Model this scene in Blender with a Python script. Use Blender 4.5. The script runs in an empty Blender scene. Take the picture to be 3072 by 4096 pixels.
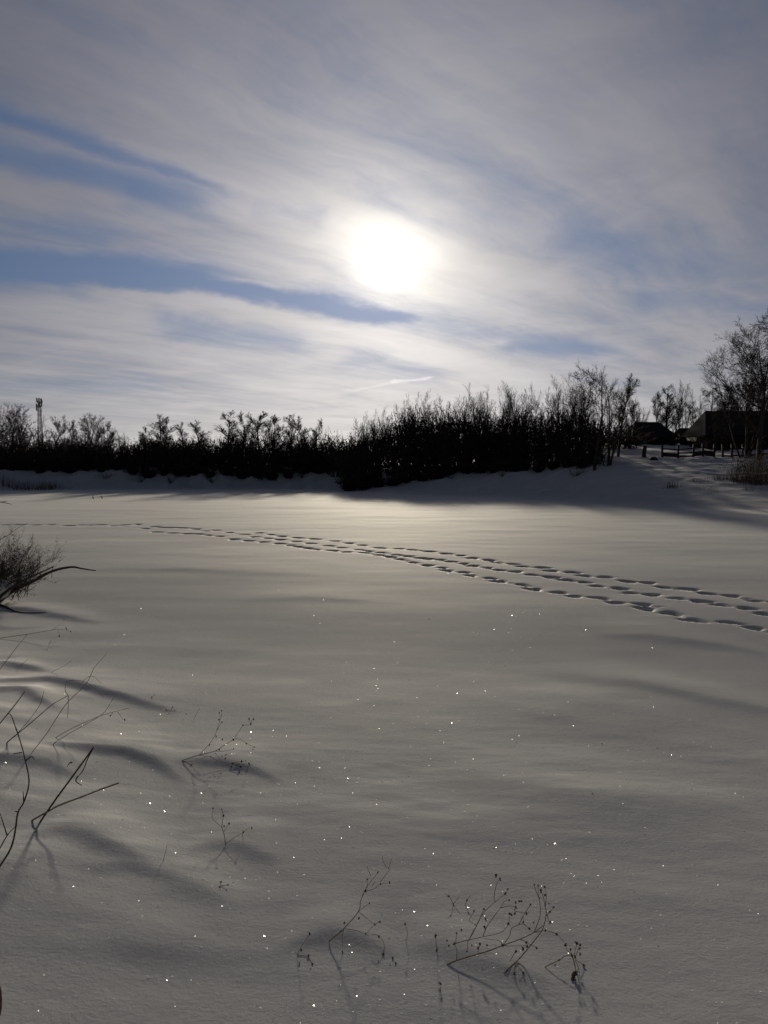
import bpy, math, random
import numpy as np

# ------------------------------------------------------------------ camera
SC = bpy.context.scene
COL = SC.collection
F_PX, CX, CY, HORIZON = 3300.0, 1536.0, 2048.0, 1850.0     # picture geometry of the photograph
PITCH = math.atan((CY - HORIZON) / F_PX)
EYE = np.array((0.0, 0.0, 3.5))
cam_d = bpy.data.cameras.new('camera')
cam_d.sensor_fit = 'VERTICAL'; cam_d.sensor_height = 36.0
cam_d.lens = 36.0 * F_PX / 4096.0
cam_d.clip_start = 0.05; cam_d.clip_end = 8000
cam = bpy.data.objects.new('camera', cam_d); COL.objects.link(cam)
cam.location = EYE
cam.rotation_euler = (math.radians(90) - PITCH, 0, 0)
SC.camera = cam
SC.view_settings.view_transform = 'Standard'
SC.view_settings.look = 'None'
SC.view_settings.exposure = 0.13
SC.view_settings.gamma = 1.0
SC.view_settings.use_curve_mapping = False
SC.cycles.use_denoising = True
SC.cycles.max_bounces = 4
SC.cycles.diffuse_bounces = 2
SC.cycles.glossy_bounces = 2
SC.cycles.transmission_bounces = 2
SC.render.filter_size = 1.7

def ray(px, py):
    a = (px - CX) / F_PX; b = (CY - py) / F_PX
    c, s = math.cos(PITCH), math.sin(PITCH)
    return np.array((a, c + b * s, -s + b * c))

def at(px, py, depth):
    d = ray(px, py)
    return EYE + d * (depth / d[1])

# ------------------------------------------------------------------ sun direction
_s = ray(1550, 1045); _s /= np.linalg.norm(_s)
SUN_EL = math.asin(_s[2]); SUN_AZ = math.atan2(_s[0], _s[1])
SUN_V = tuple(_s)

# ------------------------------------------------------------------ node helper
class NT:
    def __init__(self, tree):
        self.t = tree; self.n = tree.nodes; self.l = tree.links
        self.n.clear()
    def new(self, typ, **kw):
        nd = self.n.new(typ)
        for k, v in kw.items(): setattr(nd, k, v)
        return nd
    def put(self, sock, v):
        if isinstance(v, bpy.types.NodeSocket): self.l.new(v, sock)
        elif v is not None: sock.default_value = v
    def m(self, op, a, b=None, c=None, clamp=False):
        nd = self.new('ShaderNodeMath', operation=op, use_clamp=clamp)
        for i, v in enumerate((a, b, c)):
            if v is not None: self.put(nd.inputs[i], v)
        return nd.outputs[0]
    def add(self, a, b): return self.m('ADD', a, b)
    def sub(self, a, b): return self.m('SUBTRACT', a, b)
    def mul(self, a, b): return self.m('MULTIPLY', a, b)
    def div(self, a, b): return self.m('DIVIDE', a, b)
    def v(self, op, a, b=None):
        nd = self.new('ShaderNodeVectorMath', operation=op)
        self.put(nd.inputs[0], a)
        if b is not None: self.put(nd.inputs[1], b)
        return nd.outputs['Value'] if op in ('DOT_PRODUCT', 'LENGTH', 'DISTANCE') else nd.outputs[0]
    def scale(self, a, f):
        nd = self.new('ShaderNodeVectorMath', operation='SCALE')
        self.put(nd.inputs[0], a); self.put(nd.inputs['Scale'], f)
        return nd.outputs[0]
    def xyz(self, x, y, z):
        nd = self.new('ShaderNodeCombineXYZ')
        for i, v in enumerate((x, y, z)): self.put(nd.inputs[i], v)
        return nd.outputs[0]
    def sep(self, v):
        nd = self.new('ShaderNodeSeparateXYZ'); self.put(nd.inputs[0], v)
        return nd.outputs
    def noise(self, vec, scale, detail=4, rough=.5, dist=0, lac=2.0):
        nd = self.new('ShaderNodeTexNoise')
        self.put(nd.inputs['Vector'], vec)
        nd.inputs['Scale'].default_value = scale; nd.inputs['Detail'].default_value = detail
        nd.inputs['Roughness'].default_value = rough; nd.inputs['Distortion'].default_value = dist
        nd.inputs['Lacunarity'].default_value = lac
        return nd.outputs['Fac']
    def mix(self, f, a, b):
        nd = self.new('ShaderNodeMix', data_type='RGBA')
        self.put(nd.inputs[0], f); self.put(nd.inputs[6], a); self.put(nd.inputs[7], b)
        return nd.outputs[2]
    def smooth(self, v, lo, hi, a=0.0, b=1.0):
        nd = self.new('ShaderNodeMapRange', interpolation_type='SMOOTHSTEP')
        self.put(nd.inputs[0], v)
        for i, q in enumerate((lo, hi, a, b)): nd.inputs[i + 1].default_value = q
        return nd.outputs[0]

# ------------------------------------------------------------------ world: Nishita sky behind streaky thin cirrus
W = bpy.data.worlds.new('World'); SC.world = W; W.use_nodes = True
W.cycles.sampling_method = 'MANUAL'; W.cycles.sample_map_resolution = 400
N = NT(W.node_tree)
out = N.new('ShaderNodeOutputWorld'); bg = N.new('ShaderNodeBackground')
bg.inputs['Strength'].default_value = 0.1
N.l.new(bg.outputs[0], out.inputs[0])
sky = N.new('ShaderNodeTexSky', sky_type='NISHITA')
sky.sun_disc = False
sky.sun_elevation = SUN_EL; sky.sun_rotation = SUN_AZ
sky.altitude = 150; sky.air_density = 1.0; sky.dust_density = 0.4; sky.ozone_density = 2.0
D = N.new('ShaderNodeTexCoord').outputs['Generated']
D = N.v('NORMALIZE', D)
dx, dy, dz = N.sep(D)
cosT = N.v('DOT_PRODUCT', D, SUN_V)
theta = N.mul(N.m('ARCCOSINE', N.m('MINIMUM', cosT, 0.99999)), 57.29578)      # degrees from the sun
elev = N.mul(N.m('ARCSINE', N.m('MAXIMUM', dz, 0.0)), 57.29578)
# cirrus sheet: direction projected on a high plane, streaks run towards azimuth 37 deg
hz = N.add(N.m('MAXIMUM', dz, 0.0), 0.07)
pxx, pyy = N.div(dx, hz), N.div(dy, hz)
sa, ca = math.sin(math.radians(40)), math.cos(math.radians(40))
along = N.add(N.mul(pxx, sa), N.mul(pyy, ca))
across = N.sub(N.mul(pxx, ca), N.mul(pyy, sa))
plane = N.xyz(pxx, pyy, 0.0)
n_warp = N.noise(plane, 0.9, 4, .55)
streak = N.noise(N.xyz(N.mul(along, .28), N.add(N.mul(across, 1.55), N.mul(n_warp, 0.8)), 3.1), 1.5, 6, .58)
fine = N.noise(N.xyz(N.mul(along, .9), N.add(N.mul(across, 3.6), N.mul(n_warp, 1.6)), 7.7), 2.2, 8, .68)
wisp = N.noise(plane, 1.6, 7, .6, 0.6)
# gaps of blue between the streaks, strokes on the directions u = dx/dy, v = dz/dy of the southern sky
dyc = N.m('MAXIMUM', dy, 0.05)
wu = N.sub(N.noise(N.xyz(N.div(dx, dyc), N.div(dz, dyc), 0.0), 7.0, 4, .6), 0.5)
wv = N.sub(N.noise(N.xyz(N.div(dx, dyc), N.mul(N.div(dz, dyc), 2.0), 4.0), 9.0, 5, .6), 0.5)
U = N.add(N.div(dx, dyc), N.mul(wu, 0.05)); V = N.add(N.div(dz, dyc), N.mul(wv, 0.03))
def uv(px, py):
    d = ray(px, py); return d[0] / d[1], d[2] / d[1]
def stroke(x0, y0, x1, y1, w, s, taper=1.0):
    (u0, v0), (u1, v1) = uv(x0, y0), uv(x1, y1)
    L = math.hypot(u1 - u0, v1 - v0); ex, ey = (u1 - u0) / L, (v1 - v0) / L
    w /= F_PX
    ru, rv = N.sub(U, u0), N.sub(V, v0)
    al = N.add(N.mul(ru, ex), N.mul(rv, ey))
    ac = N.sub(N.mul(rv, ex), N.mul(ru, ey))
    t = N.div(al, L)
    wid = N.m('MAXIMUM', N.mul(N.add(1.0, N.mul(t, taper - 1.0)), w), w * .15)
    q = N.div(ac, wid)
    e = N.m('MAXIMUM', N.sub(N.m('ABSOLUTE', N.sub(t, .5)), .36), 0.0)
    e = N.mul(e, 7.0)
    g = N.m('EXPONENT', N.mul(N.add(N.mul(q, q), N.mul(e, e)), -1.0))
    return N.mul(g, s)
gaps = [(-500, 280, 980, 790, 62, .62, .45), (-400, 560, 900, 800, 125, .56, .6), (-600, 1010, 900, 1130, 95, .95, .7),
        (700, 1130, 1700, 1290, 46, .80, .6), (600, 1280, 1250, 1390, 52, .42, .8), (1500, 1270, 2500, 1400, 36, .34, .8),
        (2150, 960, 3300, 1110, 120, .24, 1.3), (2000, 1385, 2400, 1390, 42, .5, 1.), (1000, 820, 1300, 890, 45, .26, 1.),
        (-300, 870, 500, 960, 60, .30, 1.), (-300, 1540, 700, 1560, 45, .30, 1.), (1350, 1430, 1800, 1500, 50, .25, 1.),
        (2500, 1190, 3300, 1260, 60, .32, 1.)]
gap = None
for g in gaps:
    s = stroke(*g); gap = s if gap is None else N.m('MAXIMUM', gap, s)
veils = [(300, 1130, 1250, 1300, 26, .55, 1.), (-200, 700, 500, 790, 60, .35, 1.), (1700, 1010, 2300, 1150, 60, .35, 1.)]
veil = None
for g in veils:
    s = stroke(*g); veil = s if veil is None else N.m('MAXIMUM', veil, s)
front = N.smooth(dy, 0.05, 0.35)
gap = N.mul(gap, front); veil = N.mul(veil, front)
dens = N.add(0.80, N.mul(N.sub(streak, .5), 1.05))
dens = N.add(dens, N.mul(N.sub(fine, .5), .62))
dens = N.add(dens, N.mul(N.sub(wisp, .5), .55))
dens = N.add(dens, veil)
dens = N.sub(dens, N.mul(gap, N.add(.75, N.mul(fine, .6))))
dens = N.add(dens, N.mul(N.m('EXPONENT', N.mul(elev, -1 / 7.0)), .25))
dens = N.smooth(dens, 0.05, 1.05)
q75 = N.div(theta, 75.0); dens = N.mul(dens, N.add(.55, N.mul(N.m('EXPONENT', N.mul(N.mul(q75, q75), -1.0)), .45)))
# light scattered by the thin cloud: strong forward peak round the sun, airlight towards the horizon
thw = N.mul(theta, N.add(1.0, N.add(N.mul(N.sub(fine, .5), .55), N.mul(N.sub(wisp, .5), .75))))
def gexp(k): return N.m('EXPONENT', N.mul(theta, -1.0 / k))
def ggau(k):
    q = N.div(theta, k); return N.m('EXPONENT', N.mul(N.mul(q, q), -1.0))
air = N.m('EXPONENT', N.mul(elev, -1 / 9.5))
lum = N.add(0.018, N.mul(gexp(23.0), 0.36))
lum = N.add(lum, N.mul(gexp(6.0), 0.48))
lum = N.add(lum, N.mul(gexp(40.0), N.mul(air, 0.62)))
qc = N.div(thw, .9); core = N.add(N.mul(N.m('EXPONENT', N.mul(N.mul(qc, qc), -1.0)), 4.0), N.mul(N.m('EXPONENT', N.mul(thw, -1 / 1.9)), .9))
warm = gexp(13.0)
tint = N.mix(warm, N.mix(air, (0.89, 0.90, 1.12, 1), (1.01, 0.98, 0.94, 1)), (1.05, 0.98, 0.87, 1))
cloud = N.scale(tint, lum)
mott = N.add(0.86, N.mul(N.add(N.sub(streak, .5), N.sub(wisp, .5)), .40))
cloud = N.scale(cloud, N.add(mott, 0.12))
clear = N.v('ADD', N.scale(sky.outputs[0], 0.012), N.scale((.27, .44, .88), N.add(0.030, N.add(N.mul(gexp(26.0), .30), N.mul(N.mul(air, gexp(40.0)), .22)))))
col = N.mix(dens, clear, cloud)
col = N.v('ADD', col, N.scale((1.0, 0.94, 0.80), N.mul(core, N.add(.25, N.mul(dens, .75)))))
# two short contrails low over the trees
trail = N.m('MAXIMUM', stroke(1560, 1527, 1730, 1503, 5, .20, .7), stroke(1370, 1563, 1560, 1530, 6, .09, .7))
col = N.v('ADD', col, N.scale((1, .97, .9), N.mul(trail, front)))
N.l.new(N.scale(col, 10.0), bg.inputs[0])

# ------------------------------------------------------------------ sun lamp
sd = bpy.data.lights.new('sun', 'SUN'); sd.energy = 3.0; sd.angle = math.radians(2.8); sd.color = (1.0, 0.90, 0.73)
so = bpy.data.objects.new('sun', sd); COL.objects.link(so)
so.rotation_euler = (math.radians(90) - SUN_EL, 0, math.pi - SUN_AZ)

# ------------------------------------------------------------------ materials
def material(name): 
    m = bpy.data.materials.new(name); m.use_nodes = True
    return m, NT(m.node_tree)
def plain(name, c1, c2, scale=8.0, rough=.85, bump=0.0, bscale=40.0, stretch=None):
    m, n = material(name)
    o = n.new('ShaderNodeOutputMaterial'); b = n.new('ShaderNodeBsdfPrincipled')
    tc = n.new('ShaderNodeTexCoord').outputs['Object']
    if stretch: tc = n.v('MULTIPLY', tc, stretch)
    f = n.noise(tc, scale, 5, .6)
    n.put(b.inputs['Base Color'], n.mix(n.smooth(f, .3, .7), (*c1, 1), (*c2, 1)))
    b.inputs['Roughness'].default_value = rough
    b.inputs['Specular IOR Level'].default_value = .25
    if bump:
        bp = n.new('ShaderNodeBump'); bp.inputs['Strength'].default_value = bump; bp.inputs['Distance'].default_value = .01
        n.put(bp.inputs['Height'], n.noise(tc, bscale, 6, .65)); n.l.new(bp.outputs[0], b.inputs['Normal'])
    n.l.new(b.outputs[0], o.inputs[0])
    return m
M = {}
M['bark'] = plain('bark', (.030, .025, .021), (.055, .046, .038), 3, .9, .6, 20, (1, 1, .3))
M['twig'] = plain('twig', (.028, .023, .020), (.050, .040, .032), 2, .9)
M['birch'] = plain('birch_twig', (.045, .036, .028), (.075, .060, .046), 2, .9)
M['stalk'] = plain('dry_stalk', (.15, .11, .07), (.07, .05, .035), 60, .8, .5, 300)
M['stick'] = plain('dead_stick', (.050, .040, .032), (.025, .020, .016), 40, .85, .8, 160)
M['seed'] = plain('seed_head', (.035, .026, .018), (.07, .05, .03), 200, .9)
M['reed'] = plain('reed', (.16, .12, .07), (.09, .07, .04), 3, .85)
M['leaf'] = plain('dead_leaf', (.08, .05, .03), (.04, .028, .018), 80, .85, .5, 200)
M['board'] = plain('weathered_board', (.030, .025, .021), (.018, .015, .013), 6, .85, .6, 60, (1, 1, .2))
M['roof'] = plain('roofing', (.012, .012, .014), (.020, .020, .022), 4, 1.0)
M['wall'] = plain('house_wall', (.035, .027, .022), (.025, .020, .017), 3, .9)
M['frame'] = plain('window_frame', (.06, .055, .05), (.045, .042, .04), 5, .7)
M['brick'] = plain('chimney_brick', (.12, .06, .045), (.08, .045, .035), 12, .9)
M['metal'] = plain('galvanised_metal', (.16, .165, .18), (.11, .115, .125), 3, .6)
m, n = material('window_glass')
o = n.new('ShaderNodeOutputMaterial'); b = n.new('ShaderNodeBsdfPrincipled')
b.inputs['Base Color'].default_value = (.01, .012, .015, 1); b.inputs['Roughness'].default_value = .08
n.l.new(b.outputs[0], o.inputs[0]); M['glass'] = m

# snow: near-white grains, a rough forward lobe from the ice facets, fine crust relief
def snow_mat(name, fine_bump=True):
    m, n = material(name)
    o = n.new('ShaderNodeOutputMaterial')
    P = n.new('ShaderNodeNewGeometry').outputs['Position']
    dif = n.new('ShaderNodeBsdfDiffuse'); dif.inputs['Roughness'].default_value = .6
    tone = n.noise(P, 2.2, 5, .6)
    n.put(dif.inputs['Color'], n.mix(tone, (.56, .56, .565, 1), (.63, .63, .63, 1)))
    gl = n.new('ShaderNodeBsdfGlossy')
    gl.inputs['Roughness'].default_value = .78
    gl.inputs['Color'].default_value = (.95, .93, .88, 1)
    lw = n.new('ShaderNodeFresnel'); lw.inputs['IOR'].default_value = 1.31
    if fine_bump:
        h = n.add(n.mul(n.noise(P, 160, 3, .6), .35), n.mul(n.noise(P, 38, 5, .62), 1.0))
        h = n.add(h, n.mul(n.noise(n.v('MULTIPLY', P, (.8, 1.2, 1)), 9, 5, .6), 1.2))
        bp = n.new('ShaderNodeBump'); bp.inputs['Strength'].default_value = .7; bp.inputs['Distance'].default_value = .007
        n.put(bp.inputs['Height'], h)
        n.l.new(bp.outputs[0], dif.inputs['Normal']); n.l.new(bp.outputs[0], gl.inputs['Normal'])
    mx = n.new('ShaderNodeMixShader')
    n.put(mx.inputs[0], n.mul(n.m('POWER', lw.outputs[0], 1.7), .66))
    n.l.new(dif.outputs[0], mx.inputs[1]); n.l.new(gl.outputs[0], mx.inputs[2])
    n.l.new(mx.outputs[0], o.inputs[0])
    return m
M['snow'] = snow_mat('snow')
M['snowcap'] = snow_mat('snow_cap', False)
m, n = material('ice_crystal')
o = n.new('ShaderNodeOutputMaterial'); b = n.new('ShaderNodeBsdfPrincipled')
b.inputs['Base Color'].default_value = (.74, .75, .78, 1); b.inputs['Roughness'].default_value = .8
b.inputs['IOR'].default_value = 1.31
b.inputs['Coat Weight'].default_value = 1.0; b.inputs['Coat Roughness'].default_value = .22; b.inputs['Coat IOR'].default_value = 1.31
n.l.new(b.outputs[0], o.inputs[0]); M['ice'] = m

# ------------------------------------------------------------------ mesh helpers
def mesh_np(name, verts, faces, mat=None, smooth=False):
    """verts (n,3), faces (m,k) with one k"""
    verts = np.asarray(verts, np.float32); faces = np.asarray(faces, np.int32)
    me = bpy.data.meshes.new(name)
    k = faces.shape[1]
    me.vertices.add(len(verts)); me.vertices.foreach_set('co', verts.ravel())
    me.loops.add(faces.size); me.loops.foreach_set('vertex_index', faces.ravel())
    me.polygons.add(len(faces))
    me.polygons.foreach_set('loop_start', np.arange(0, faces.size, k, dtype=np.int32))
    me.polygons.foreach_set('loop_total', np.full(len(faces), k, np.int32))
    if smooth: me.polygons.foreach_set('use_smooth', np.ones(len(faces), bool))
    me.update(calc_edges=True)
    if mat: me.materials.append(mat)
    return me
def link(name, me, parent=None, loc=None, **props):
    ob = bpy.data.objects.new(name, me); COL.objects.link(ob)
    if parent: ob.parent = parent
    if loc is not None: ob.location = loc
    for k, v in props.items():
        if v: ob[k] = v
    return ob
def empty(name, loc, label, category, group=None):
    ob = link(name, None, None, loc, label=label, category=category, group=group)
    ob.empty_display_size = .2
    return ob
def frusta(p0, p1, r0, r1, sides):
    """open tapered prisms for many segments at once"""
    p0, p1 = np.asarray(p0, float), np.asarray(p1, float)
    r0, r1 = np.asarray(r0, float), np.asarray(r1, float)
    d = p1 - p0; d /= np.maximum(np.linalg.norm(d, axis=1, keepdims=True), 1e-9)
    ref = np.where(np.abs(d[:, 2:3]) < .9, np.array([[0, 0, 1.0]]), np.array([[1.0, 0, 0]]))
    u = np.cross(d, ref); u /= np.linalg.norm(u, axis=1, keepdims=True); w = np.cross(d, u)
    k = len(p0); V = np.zeros((k, 2, sides, 3)); ang = np.arange(sides) * 2 * np.pi / sides
    for j, a in enumerate(ang):
        q = math.cos(a) * u + math.sin(a) * w
        V[:, 0, j] = p0 + q * r0[:, None]; V[:, 1, j] = p1 + q * r1[:, None]
    base = (np.arange(k) * 2 * sides)[:, None]
    j = np.arange(sides); jn = (j + 1) % sides
    Fc = np.stack([base + j, base + jn, base + sides + jn, base + sides + j], axis=2)
    return V.reshape(-1, 3), Fc.reshape(-1, 4)
def ribbons(p0, p1, w, rng):
    p0, p1 = np.asarray(p0, float), np.asarray(p1, float); d = p1 - p0
    u = np.cross(d, rng.normal(size=d.shape)); u /= np.maximum(np.linalg.norm(u, axis=1, keepdims=True), 1e-9)
    u = u * np.asarray(w)[:, None]
    V = np.stack([p0 - u, p0 + u, p1 + u * .5, p1 - u * .5], 1).reshape(-1, 3)
    return V, np.arange(len(V)).reshape(-1, 4)
def join(parts):
    V, Fc, o = [], [], 0
    for v, f in parts: V.append(v); Fc.append(np.asarray(f) + o); o += len(v)
    return np.concatenate(V), np.concatenate(Fc)
def tube(name, pts, radii, mat, parent=None, sides=6, sub=4, jitter=0.0, rng=None, **props):
    """smooth tapered tube along a curve through pts (Catmull-Rom), closed ends"""
    P = [np.asarray(p, float) for p in pts]
    if len(P) > 2 and sub > 1:
        Q, R = [], []
        E = [2 * P[0] - P[1]] + P + [2 * P[-1] - P[-2]]
        for i in range(len(P) - 1):
            a, b_, c, d = E[i:i + 4]
            for s in range(sub):
                t = s / sub
                Q.append(.5 * ((2 * b_) + (c - a) * t + (2 * a - 5 * b_ + 4 * c - d) * t * t + (3 * b_ - a - 3 * c + d) * t ** 3))
                R.append(radii[i] * (1 - t) + radii[i + 1] * t)
        Q.append(P[-1]); R.append(radii[-1])
    else: Q, R = P, list(radii)
    Q = np.array(Q); n = len(Q)
    T = np.gradient(Q, axis=0); T /= np.maximum(np.linalg.norm(T, axis=1, keepdims=True), 1e-9)
    u = np.cross(T[0], (0, 0, 1.0) if abs(T[0][2]) < .9 else (1.0, 0, 0)); u /= np.linalg.norm(u)
    V = []
    for i in range(n):
        u = u - T[i] * np.dot(u, T[i]); u /= np.linalg.norm(u); w = np.cross(T[i], u)
        for k in range(sides):
            a = 2 * math.pi * k / sides
            r = R[i] * (1 + (rng.uniform(-jitter, jitter) if rng else 0))
            V.append(Q[i] + (u * math.cos(a) + w * math.sin(a)) * r)
    Fc = []
    for i in range(n - 1):
        for k in range(sides):
            k2 = (k + 1) % sides
            Fc.append((i * sides + k, i * sides + k2, (i + 1) * sides + k2, (i + 1) * sides + k))
    me = bpy.data.meshes.new(name)
    Fc += [tuple(range(sides))[::-1], tuple((n - 1) * sides + k for k in range(sides))]
    me.from_pydata([tuple(v) for v in V], [], Fc)
    me.polygons.foreach_set('use_smooth', [True] * len(Fc)); me.materials.append(mat)
    return link(name, me, parent, None, **props)
def boxes(bs):
    """list of (cx,cy,cz,sx,sy,sz) -> verts, faces"""
    V, Fc = [], []
    for (x, y, z, a, b_, c) in bs:
        o = len(V)
        V += [(x + sx * a / 2, y + sy * b_ / 2, z + sz * c / 2) for sz in (-1, 1) for sx, sy in ((-1, -1), (1, -1), (1, 1), (-1, 1))]
        Fc += [(o, o + 3, o + 2, o + 1), (o + 4, o + 5, o + 6, o + 7)] + [(o + i, o + (i + 1) % 4, o + 4 + (i + 1) % 4, o + 4 + i) for i in range(4)]
    return V, Fc

# ------------------------------------------------------------------ terrain
def vnoise(x, y, seed=0):
    xi, yi = np.floor(x), np.floor(y); fx, fy = x - xi, y - yi
    def h(a, b_):
        s = np.sin(a * 127.1 + b_ * 311.7 + seed * 74.7) * 43758.5453
        return s - np.floor(s)
    fx = fx * fx * fx * (fx * (fx * 6 - 15) + 10); fy = fy * fy * fy * (fy * (fy * 6 - 15) + 10)
    return (h(xi, yi) * (1 - fx) + h(xi + 1, yi) * fx) * (1 - fy) + (h(xi, yi + 1) * (1 - fx) + h(xi + 1, yi + 1) * fx) * fy - .5
def fbm(x, y, octv=4, seed=0):
    t = 0; a = 1.0
    for i in range(octv):
        t = t + a * vnoise(x * 2 ** i, y * 2 ** i, seed + i * 13); a *= .5
    return t
# shoreline of the frozen pond: x, y, height of the bank behind it, width of its slope
SHORE = [(80, -10, .8, 20), (40, 4, .8, 18), (18, 11, .8, 14), (6, 14.5, .8, 13), (-2, 16, .85, 12), (-7.5, 19, .9, 11), (-13, 28, 1.0, 8),
         (-20, 38, 1.4, 6), (-31, 58, 1.4, 6), (-38, 75, 1.5, 6), (-47.5, 97, 1.6, 7), (-46, 106, 2.2, 9), (-32, 109, 2.7, 8), (-16, 110, 2.8, 8),
         (-6, 106, 2.5, 9), (-1, 94, 1.0, 12), (4, 89, 1.9, 13), (9, 84, 3.2, 16), (16, 75, 4.2, 22), (23, 64, 6.3, 46), (33, 55, 7.4, 58), (46, 48, 7.7, 64), (72, 40, 7.7, 68), (110, 20, 4, 40)]
_sh = np.array(SHORE, float)
def bank(x, y):
    shp = x.shape; x = x.ravel(); y = y.ravel()
    dmin = np.full(x.shape, 1e9); inside = np.zeros(x.shape, bool)
    wH = np.zeros(x.shape); wW = np.zeros(x.shape); wS = np.zeros(x.shape)
    k = len(_sh)
    for i in range(k):
        x0, y0, h0, w0 = _sh[i]; x1, y1, h1, w1 = _sh[(i + 1) % k]
        ex, ey = x1 - x0, y1 - y0; L2 = ex * ex + ey * ey
        t = np.clip(((x - x0) * ex + (y - y0) * ey) / L2, 0, 1)
        d = np.hypot(x - x0 - t * ex, y - y0 - t * ey)
        dmin = np.minimum(dmin, d)
        ww = 1.0 / (d + .8) ** 3.0
        wH += ww * (h0 + (h1 - h0) * t); wW += ww * (w0 + (w1 - w0) * t); wS += ww
        if y0 != y1:
            c = ((y0 > y) != (y1 > y)) & (x < (x1 - x0) * (y - y0) / (y1 - y0) + x0)
            inside ^= c
    d = np.where(inside, -dmin, dmin)
    Hh, Wd = wH / wS, wW / wS
    return d.reshape(shp), Hh.reshape(shp), Wd.reshape(shp)
def base_height(x, y):
    x = np.asarray(x, float); y = np.asarray(y, float)
    d, Hh, Wd = bank(x, y)
    far = np.clip((y - 60) / 50, 0, 1)
    d2 = d + (fbm(x * .35, y * .35, 3, 5) * 1.1) * (.5 + far)
    t = np.clip((d2 + .6) / (Wd + .6), 0, 1)
    lin = np.clip((x - 14) / 10, 0, 1) * far; sm = t * t * (3 - 2 * t)
    z = Hh * (.55 * sm + .45 * t * t)
    u = np.clip((y - 61) / 35, 0, 1); right = np.clip((x - 17) / 9, 0, 1); right = right * right * (3 - 2 * right)
    zr = (4.2 * (.3 * u * u * (3 - 2 * u) + .7 * u) + np.clip(y - 96, 0, 34) * .075) * np.clip((d + 2) / 5, 0, 1)
    z = z * (1 - right) + zr * right
    z = z + np.where(d > 0, np.minimum(d, 400) * .004 * far, 0)
    z = z + np.clip(d / 3, 0, 1) * far * fbm(x * .55, y * .55, 4, 9) * (.6 - .42 * lin)
    z = z + np.clip((y - 900) / 2500, 0, 1) * 18
    q = np.clip((2.4 - y) / 1.7, 0, 1); z = z + 1.15 * q * q * (3 - 2 * q)      # shoulder of the bank underfoot
    q = np.clip((-x - .45 * np.maximum(y - 5, 0) - .6) / 3.2, 0, 1) * np.clip((16 - y) / 6, 0, 1); z = z + .34 * q * q * (3 - 2 * q) + q * .10 * fbm(x * .8, y * .8, 3, 77)      # bank rising on the left
    # gentle swells of the pond's snow cover
    z = z + .030 * fbm(x * .16, y * .26, 3, 21) + .003 * fbm(x * .7, y * 1.2, 3, 33)
    return z
ys = [-60, -30, -15, -8, -5, -3, -2, -1, -.5, 0, .25, .5, .7, .85]; y = 1.0
while y < 150: ys.append(y); y += max(.017, .0115 * y ** .70) if y < 34 else .1358 * (y / 34) ** 1.15
while y < 4500: ys.append(y); y *= 1.06
ys = np.array(ys)
core_s = np.linspace(-1, 1, 440)
ext = 1 + np.cumsum(np.geomspace(.006, 1.1, 28))
ss = np.concatenate([-ext[::-1], core_s, ext])
Wy = .53 * np.maximum(ys, 0) + 4.2 + np.where(ys < 0, -ys * .5, 0)
X = ss[None, :] * Wy[:, None]; Y = np.repeat(ys[:, None], len(ss), 1)
ZG = base_height(X.ravel(), Y.ravel()).reshape(X.shape); ZB = ZG
def lookup(x, y):
    x = np.asarray(x, float); y = np.asarray(y, float)
    r = np.clip(np.searchsorted(ys, y) - 1, 0, len(ys) - 2); ty = np.clip((y - ys[r]) / (ys[r + 1] - ys[r]), 0, 1)
    s_ = x / np.interp(y, ys, Wy)
    c = np.clip(np.searchsorted(ss, s_) - 1, 0, len(ss) - 2); tx = np.clip((s_ - ss[c]) / (ss[c + 1] - ss[c]), 0, 1)
    return (ZG[r, c] * (1 - tx) + ZG[r, c + 1] * tx) * (1 - ty) + (ZG[r + 1, c] * (1 - tx) + ZG[r + 1, c + 1] * tx) * ty
R_, C_ = X.shape
idx = np.arange(R_ * C_).reshape(R_, C_)
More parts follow.
